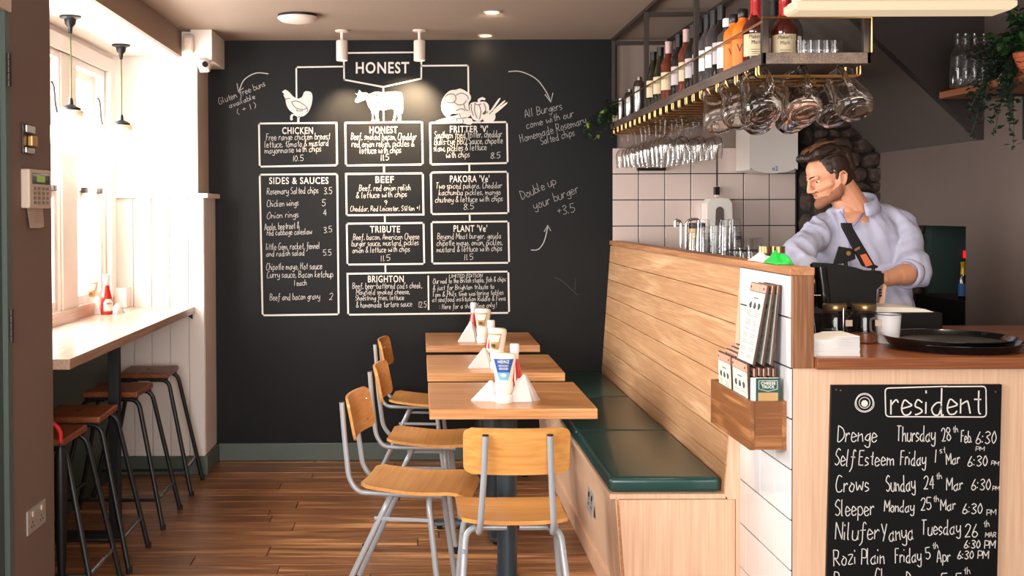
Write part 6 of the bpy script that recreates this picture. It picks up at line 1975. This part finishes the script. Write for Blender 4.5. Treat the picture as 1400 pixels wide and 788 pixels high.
hand_at(wrL, (wrL - elL) + Vector((-.06, .05, -.0)), (0, -.2, -1), 1)
hand_at(wrR, (.05, -.6, -.2), (0, -.1, -1), -1)
hipc = P_(1196, 452, YM + .01)
hipc.z = .93
for s_ in (-1, 1):
    hp_ = hipc + Vector((s_ * .085, 0, -.03))
    kn = Vector((hipc.x + s_ * .10, YM - .01, .50)); an_ = Vector((hipc.x + s_ * .105, YM + .03, .09))
    cap(hd, hp_, .085, kn, .055); cap(hd, kn, .054, an_, .038)
    cap(hd, an_ + Vector((0, .02, -.055)), .032, an_ + Vector((0, -.13, -.060)), .028)
man = thing('person', 'bearded man in a pale blue shirt working behind the bar, looking down left', 'person', (hipc.x, YM, 0))
bm = remesh(hd, .0036, 3, .5)
bm.transform(Matrix.Translation(-man.location))
bm.materials.clear(); bm.materials.append(M['skin'])
for q in bm.polygons: q.use_smooth = True
bo = bpy.data.objects.new('body', bm); COL.objects.link(bo); bo.parent = man


def patch(name, mat_, cond, off, jit=0.0, parent=bo):
    """skin faces picked by a rule in head space, lifted off the skin"""
    inv = HM.inverted() @ Matrix.Translation(man.location)
    b = bmesh.new(); b.from_mesh(bm)
    kill = []
    for fc in b.faces:
        p = inv @ fc.calc_center_median()
        if not (-.05 < p.z < .26 and abs(p.y) < .1 and -.12 < p.x < .13 and cond(p)): kill.append(fc)
    bmesh.ops.delete(b, geom=kill, context='FACES')
    b.normal_update()
    ns = [(vv, vv.normal.copy()) for vv in b.verts]
    for vv, n_ in ns:
        e = any(ed.is_boundary for ed in vv.link_edges)
        vv.co += n_ * ((-.001 if e else off) + (jit * noise.noise(vv.co * 260) if not e else 0))
    me = bpy.data.meshes.new(name); b.to_mesh(me); b.free()
    me.materials.clear(); me.materials.append(M[mat_])
    for q in me.polygons: q.use_smooth = True
    o = bpy.data.objects.new(name, me); COL.objects.link(o); o.parent = parent
    return o


def beard(p):
    if abs(p.y) < .021 and .0445 < p.z < .0655 and p.x > .074: return False      # mouth
    n_ = .006 * noise.noise(p * 60)
    if p.x > .055: top = .048 + (.024 if abs(p.y) < .026 and p.z > .06 else 0) + n_
    else: top = .050 + (.055 - p.x) * .80 + n_
    return p.z < min(top, .092) and p.z > -.012 - (p.x < .05) * (-.02 - (p.x) * .1) and p.x > -.002


patch('beard', 'beard', beard, .0007, .0012)
patch('lips', 'lips', lambda p: abs(p.y) < .017 and .046 < p.z < .064 and p.x > .084, .0004)


def small(name, mat_, mb, par=bo):
    mb.v = [tuple(HM @ Vector(p)) for p in mb.v]
    o = mb.build(name, mat_, par, smooth='all')
    return o


for s_ in (-1, 1):
    m = MB(); ell(m, (.0725, s_ * .030, .112), (.0115, .0125, .0085)); e = small('eye', 'eye_white', m)
    m = MB(); ell(m, (.0825, s_ * .0305, .1105), (.0025, .0055, .0055)); small('iris', 'iris', m, e)
    m = MB()
    pts = [(.101, s_ * .012, .127), (.099, s_ * .024, .1315), (.091, s_ * .036, .133), (.079, s_ * .046, .130)]
    for i in range(3): cap(m, pts[i], .0032 - i * .0004, pts[i + 1], .003 - i * .0005, 8)
    small('eyebrow', 'hair', m)
    m = MB()
    pts = [(.0865, s_ * .020, .1155), (.0875, s_ * .030, .1190), (.082, s_ * .042, .1155)]
    for i in range(2): cap(m, pts[i], .0022, pts[i + 1], .0022, 6)
    small('upper_eyelid', 'skin', m)

# hair: close at the sides, swept up and back into a quiff
hr = MB()
ell(hr, (-.003, 0, .152), (.086, .0755, .084))
for s_ in (-1, 1): ell(hr, (.020, s_ * .058, .150), (.030, .014, .034), Matrix.Rotation(R(20), 4, 'Y')); ell(hr, (.010, s_ * .066, .118), (.010, .007, .024))
ell(hr, (-.020, 0, .115), (.066, .0735, .070))
for y_ in (-.040, -.022, -.005, .012, .030, .044):
    e = 1 - abs(y_) * 6
    cap(hr, (-.060, y_ * .8, .200), .026, (.000, y_, .219 + .006 * e), .026, 10)
    cap(hr, (.000, y_, .219 + .006 * e), .026, (.058, y_, .216 + .010 * e), .026, 10)
    cap(hr, (.058, y_, .214 + .010 * e), .026, (.094 + .004 * e, y_ * .9, .200 + .016 * e), .016, 10)
    cap(hr, (-.060, y_ * .8, .196), .026, (-.070, y_ * .8, .13), .022, 10)
hr.v = [tuple(HM @ Vector(p)) for p in hr.v]
hm_ = remesh(hr, .003, 3, .5)
inv = HM.inverted()
hm_.calc_loop_triangles() if hasattr(hm_, 'calc_loop_triangles') else None
nr = [v.normal.copy() for v in hm_.vertices]
for v, n_ in zip(hm_.vertices, nr):
    p = inv @ v.co
    k_ = noise.noise(Vector((p.x * 22 + 3 * math.sin(p.z * 22), p.y * 210, p.z * 30 + 2 * p.x)))
    a_ = .0042 if p.z > .19 else .0012
    v.co += n_ * (a_ * k_)
hm_.transform(Matrix.Translation(-man.location))
hm_.materials.clear(); hm_.materials.append(M['hair'])
for q in hm_.polygons: q.use_smooth = True
ho = bpy.data.objects.new('hair', hm_); COL.objects.link(ho); ho.parent = man
# loose locks on top
r10 = random.Random(6)
lk = MB()
for i in range(46):
    y_ = r10.uniform(-.045, .045); e = 1 - abs(y_) * 6
    x0 = r10.uniform(-.05, .05)
    L_ = r10.uniform(.03, .06)
    h0 = .243 + .006 * e
    pts = [(x0 + L_ * t - .0, y_ + .004 * math.sin(t * 3 + i), h0 - .9 * (x0 + L_ * t) ** 2 * (2.2 if x0 + L_ * t > 0 else 3.5) + .003 + .005 * math.sin(PI * t)) for t in [k / 5 for k in range(6)]]
    lk.tube([HM @ Vector(p) for p in pts], [.0012, .0026, .0030, .0028, .0022, .0010], 6)
lk.build('hair_lock', 'hair_tip', man, smooth='all', kind='stuff')

# shirt
sh_ = MB()
ell(sh_, P_(1176, 336, YM), (.162, .104, .160))
ell(sh_, P_(1160, 345, YM - .01), (.150, .100, .130))
ell(sh_, P_(1190, 402, YM), (.160, .108, .19))
ell(sh_, P_(1166, 306, YM - .030), (.094, .066, .060))
cap(sh_, P_(1178, 287, YM + .02), .052, shL, .060)
cap(sh_, P_(1150, 297, YM), .046, shR, .056)
cap(sh_, shL, .062, elL + Vector((0, .01, 0)), .062)
cap(sh_, elL + Vector((0, .01, .03)), .064, elL + Vector((.004, 0, -.005)), .058)
cap(sh_, shR, .058, elR, .054); cap(sh_, elR, .052, elR + (wrR - elR) * .35, .050)
cap(sh_, Vector((hipc.x, YM, 1.02)), .145, Vector((hipc.x, YM, .96)), .148)
sm_ = remesh(sh_, .006, 5, .5)
tri = [P_(1149, 284, 4.3), P_(1181, 286, 4.3), P_(1160, 312, 4.3)]
b = bmesh.new(); b.from_mesh(sm_)
def inside(x, z):
    s0 = []
    for i in range(3):
        a, c = tri[i], tri[(i + 1) % 3]
        s0.append((c.x - a.x) * (z - a.z) - (c.z - a.z) * (x - a.x))
    return all(k <= 0 for k in s0) or all(k >= 0 for k in s0)


kill = [fc for fc in b.faces if (inside(fc.calc_center_median().x, fc.calc_center_median().z) and fc.calc_center_median().y < YM - .01)
        or (fc.calc_center_median() - (elL + (wrL - elL).normalized() * .062)).length < .040 or fc.calc_center_median().z < .90]
bmesh.ops.delete(b, geom=kill, context='FACES')
b.normal_update()
armd = (elL - shL).normalized()
for vv in b.verts:
    p = vv.co.copy()
    near = max(0, 1 - (p - (shL + elL) / 2).length / .17)
    # long soft folds running down the torso, tight creases across the sleeve
    t_ = math.sin(14 * p.x + 5.5 * noise.noise(Vector((p.x * 9, p.y * 9, p.z * 2.2))) * 2)
    fo = .0065 * noise.noise(Vector((p.x * 26 + p.z * 7, p.y * 22, p.z * 5))) + .0022 * t_
    sl_ = (p - shL).dot(armd)
    fs_ = .0085 * noise.noise(Vector((sl_ * 34 + p.x * 8, p.x * 8, p.y * 10)))
    rg = 1 - abs(noise.noise(Vector((p.x * 15 + p.z * 6 + 2.5, p.y * 6, p.z * 3.5)))) * 3.2
    r2_ = 1 - abs(noise.noise(Vector((sl_ * 17 + p.x * 5, p.x * 5 + 4, p.y * 5)))) * 3.2
    vv.co += vv.normal * ((fo + .0065 * max(0, rg)) * (1 - near) + (fs_ * 1.2 + .0090 * max(0, r2_)) * near)
b.to_mesh(sm_); b.free()
sm_.transform(Matrix.Translation(-man.location))
sm_.materials.clear(); sm_.materials.append(M['shirt'])
for q in sm_.polygons: q.use_smooth = True
so2 = bpy.data.objects.new('shirt', sm_); COL.objects.link(so2); so2.parent = man
sd = so2.modifiers.new('thickness', 'SOLIDIFY'); sd.thickness = .002; sd.offset = -1

# collar: a standing band that folds outward, open at the throat
def band(rows, name, mat_, parent, th=.0025):
    n = len(rows[0]); vs = [p for r_ in rows for p in r_]
    fs = [(i * n + k, i * n + k + 1, (i + 1) * n + k + 1, (i + 1) * n + k) for i in range(len(rows) - 1) for k in range(n - 1)]
    o = MB().add(vs, fs).build(name, mat_, parent, smooth='all')
    s__ = o.modifiers.new('thickness', 'SOLIDIFY'); s__.thickness = th; s__.offset = 0
    return o


cc = P_(1169, 281, YM - .015)
ang0 = math.atan2(-.92, -.40)
rows = [[], [], [], []]
for k in range(31):
    a_ = ang0 + R(28) + (2 * PI - R(56)) * k / 30
    d = Vector((math.cos(a_), math.sin(a_), 0))
    back = (1 - math.cos(a_ - ang0)) / 2          # 0 at the throat, 1 at the nape
    zb_ = cc.z - .030 + .050 * back
    rows[0].append(cc + d * (.086 - .014 * back) + Vector((.012 * back, .01 * back, zb_ - cc.z - .012)))
    rows[1].append(cc + d * (.068 + .004 * math.sin(a_ * 3)) + Vector((.010 * back, 0, zb_ - cc.z + .030)))
    rows[2].append(cc + d * (.073) + Vector((.010 * back, 0, zb_ - cc.z + .034)))
    rows[3].append(cc + d * (.096 - .008 * back) + Vector((.010 * back, 0, zb_ - cc.z - .004 - .012 * (1 - back))))
band(rows, 'collar', 'shirt', so2)
# placket edges along the open neck
for (a, c) in ((P_(1148, 289, YM - .105), P_(1161, 314, YM - .118)), (P_(1180, 292, YM - .095), P_(1161, 314, YM - .118))):
    m = MB(); m.tube([a, (a + c) / 2 + Vector((0, -.006, 0)), c], .0042, 8); m.build('placket', 'shirt_in', so2, smooth='all')
m = MB(); m.tube([P_(1161, 314, YM - .116), P_(1162, 345, YM - .118), P_(1166, 385, YM - .116)], .0025, 6); m.build('placket', 'shirt_in', so2, smooth='all')
m = MB(); m.lathe([(.0045, 0), (.0045, .002)], 12, m=Matrix.Translation(P_(1162, 330, YM - .121)) @ Matrix.Rotation(PI / 2, 4, 'X')); m.build('button', 'white_plastic', so2)
# rolled cuff at the elbow
ax = (wrL - elL).normalized()
ce = elL + ax * .040
u1_ = ax.cross(Vector((0, 0, 1))).normalized(); v1_ = ax.cross(u1_)
rows = []
for off, rr in ((-.020, .056), (-.008, .060), (.008, .061), (.016, .057), (.014, .050)):
    rows.append([ce + ax * (off + .004 * math.sin(3 * t)) + (u1_ * math.cos(t) + v1_ * math.sin(t)) * (rr + .003 * math.sin(2 * t + 1)) for t in [2 * PI * k / 28 for k in range(29)]])
band(rows, 'rolled_cuff', 'shirt', so2)
# trousers and shoes
tr_ = MB()
cap(tr_, Vector((hipc.x - .05, YM, .95)), .115, Vector((hipc.x + .05, YM, .95)), .115)
for s_ in (-1, 1):
    hp_ = hipc + Vector((s_ * .085, 0, -.03))
    kn = Vector((hipc.x + s_ * .10, YM - .01, .50)); an_ = Vector((hipc.x + s_ * .105, YM + .03, .11))
    cap(tr_, hp_, .098, kn, .070); cap(tr_, kn, .069, an_, .056)
tm = remesh(tr_, .009, 4)
tm.transform(Matrix.Translation(-man.location)); tm.materials.clear(); tm.materials.append(M['trousers'])
for q in tm.polygons: q.use_smooth = True
to = bpy.data.objects.new('trousers', tm); COL.objects.link(to); to.parent = man
for s_ in (-1, 1):
    sb = MB(); an_ = Vector((hipc.x + s_ * .105, YM + .05, .042))
    cap(sb, an_, .042, an_ + Vector((0, -.17, 0)), .040)
    sb.v = [(p[0], p[1], max(p[2], 0)) for p in sb.v]
    sb.build('shoe', 'black_plastic', man, smooth='all')
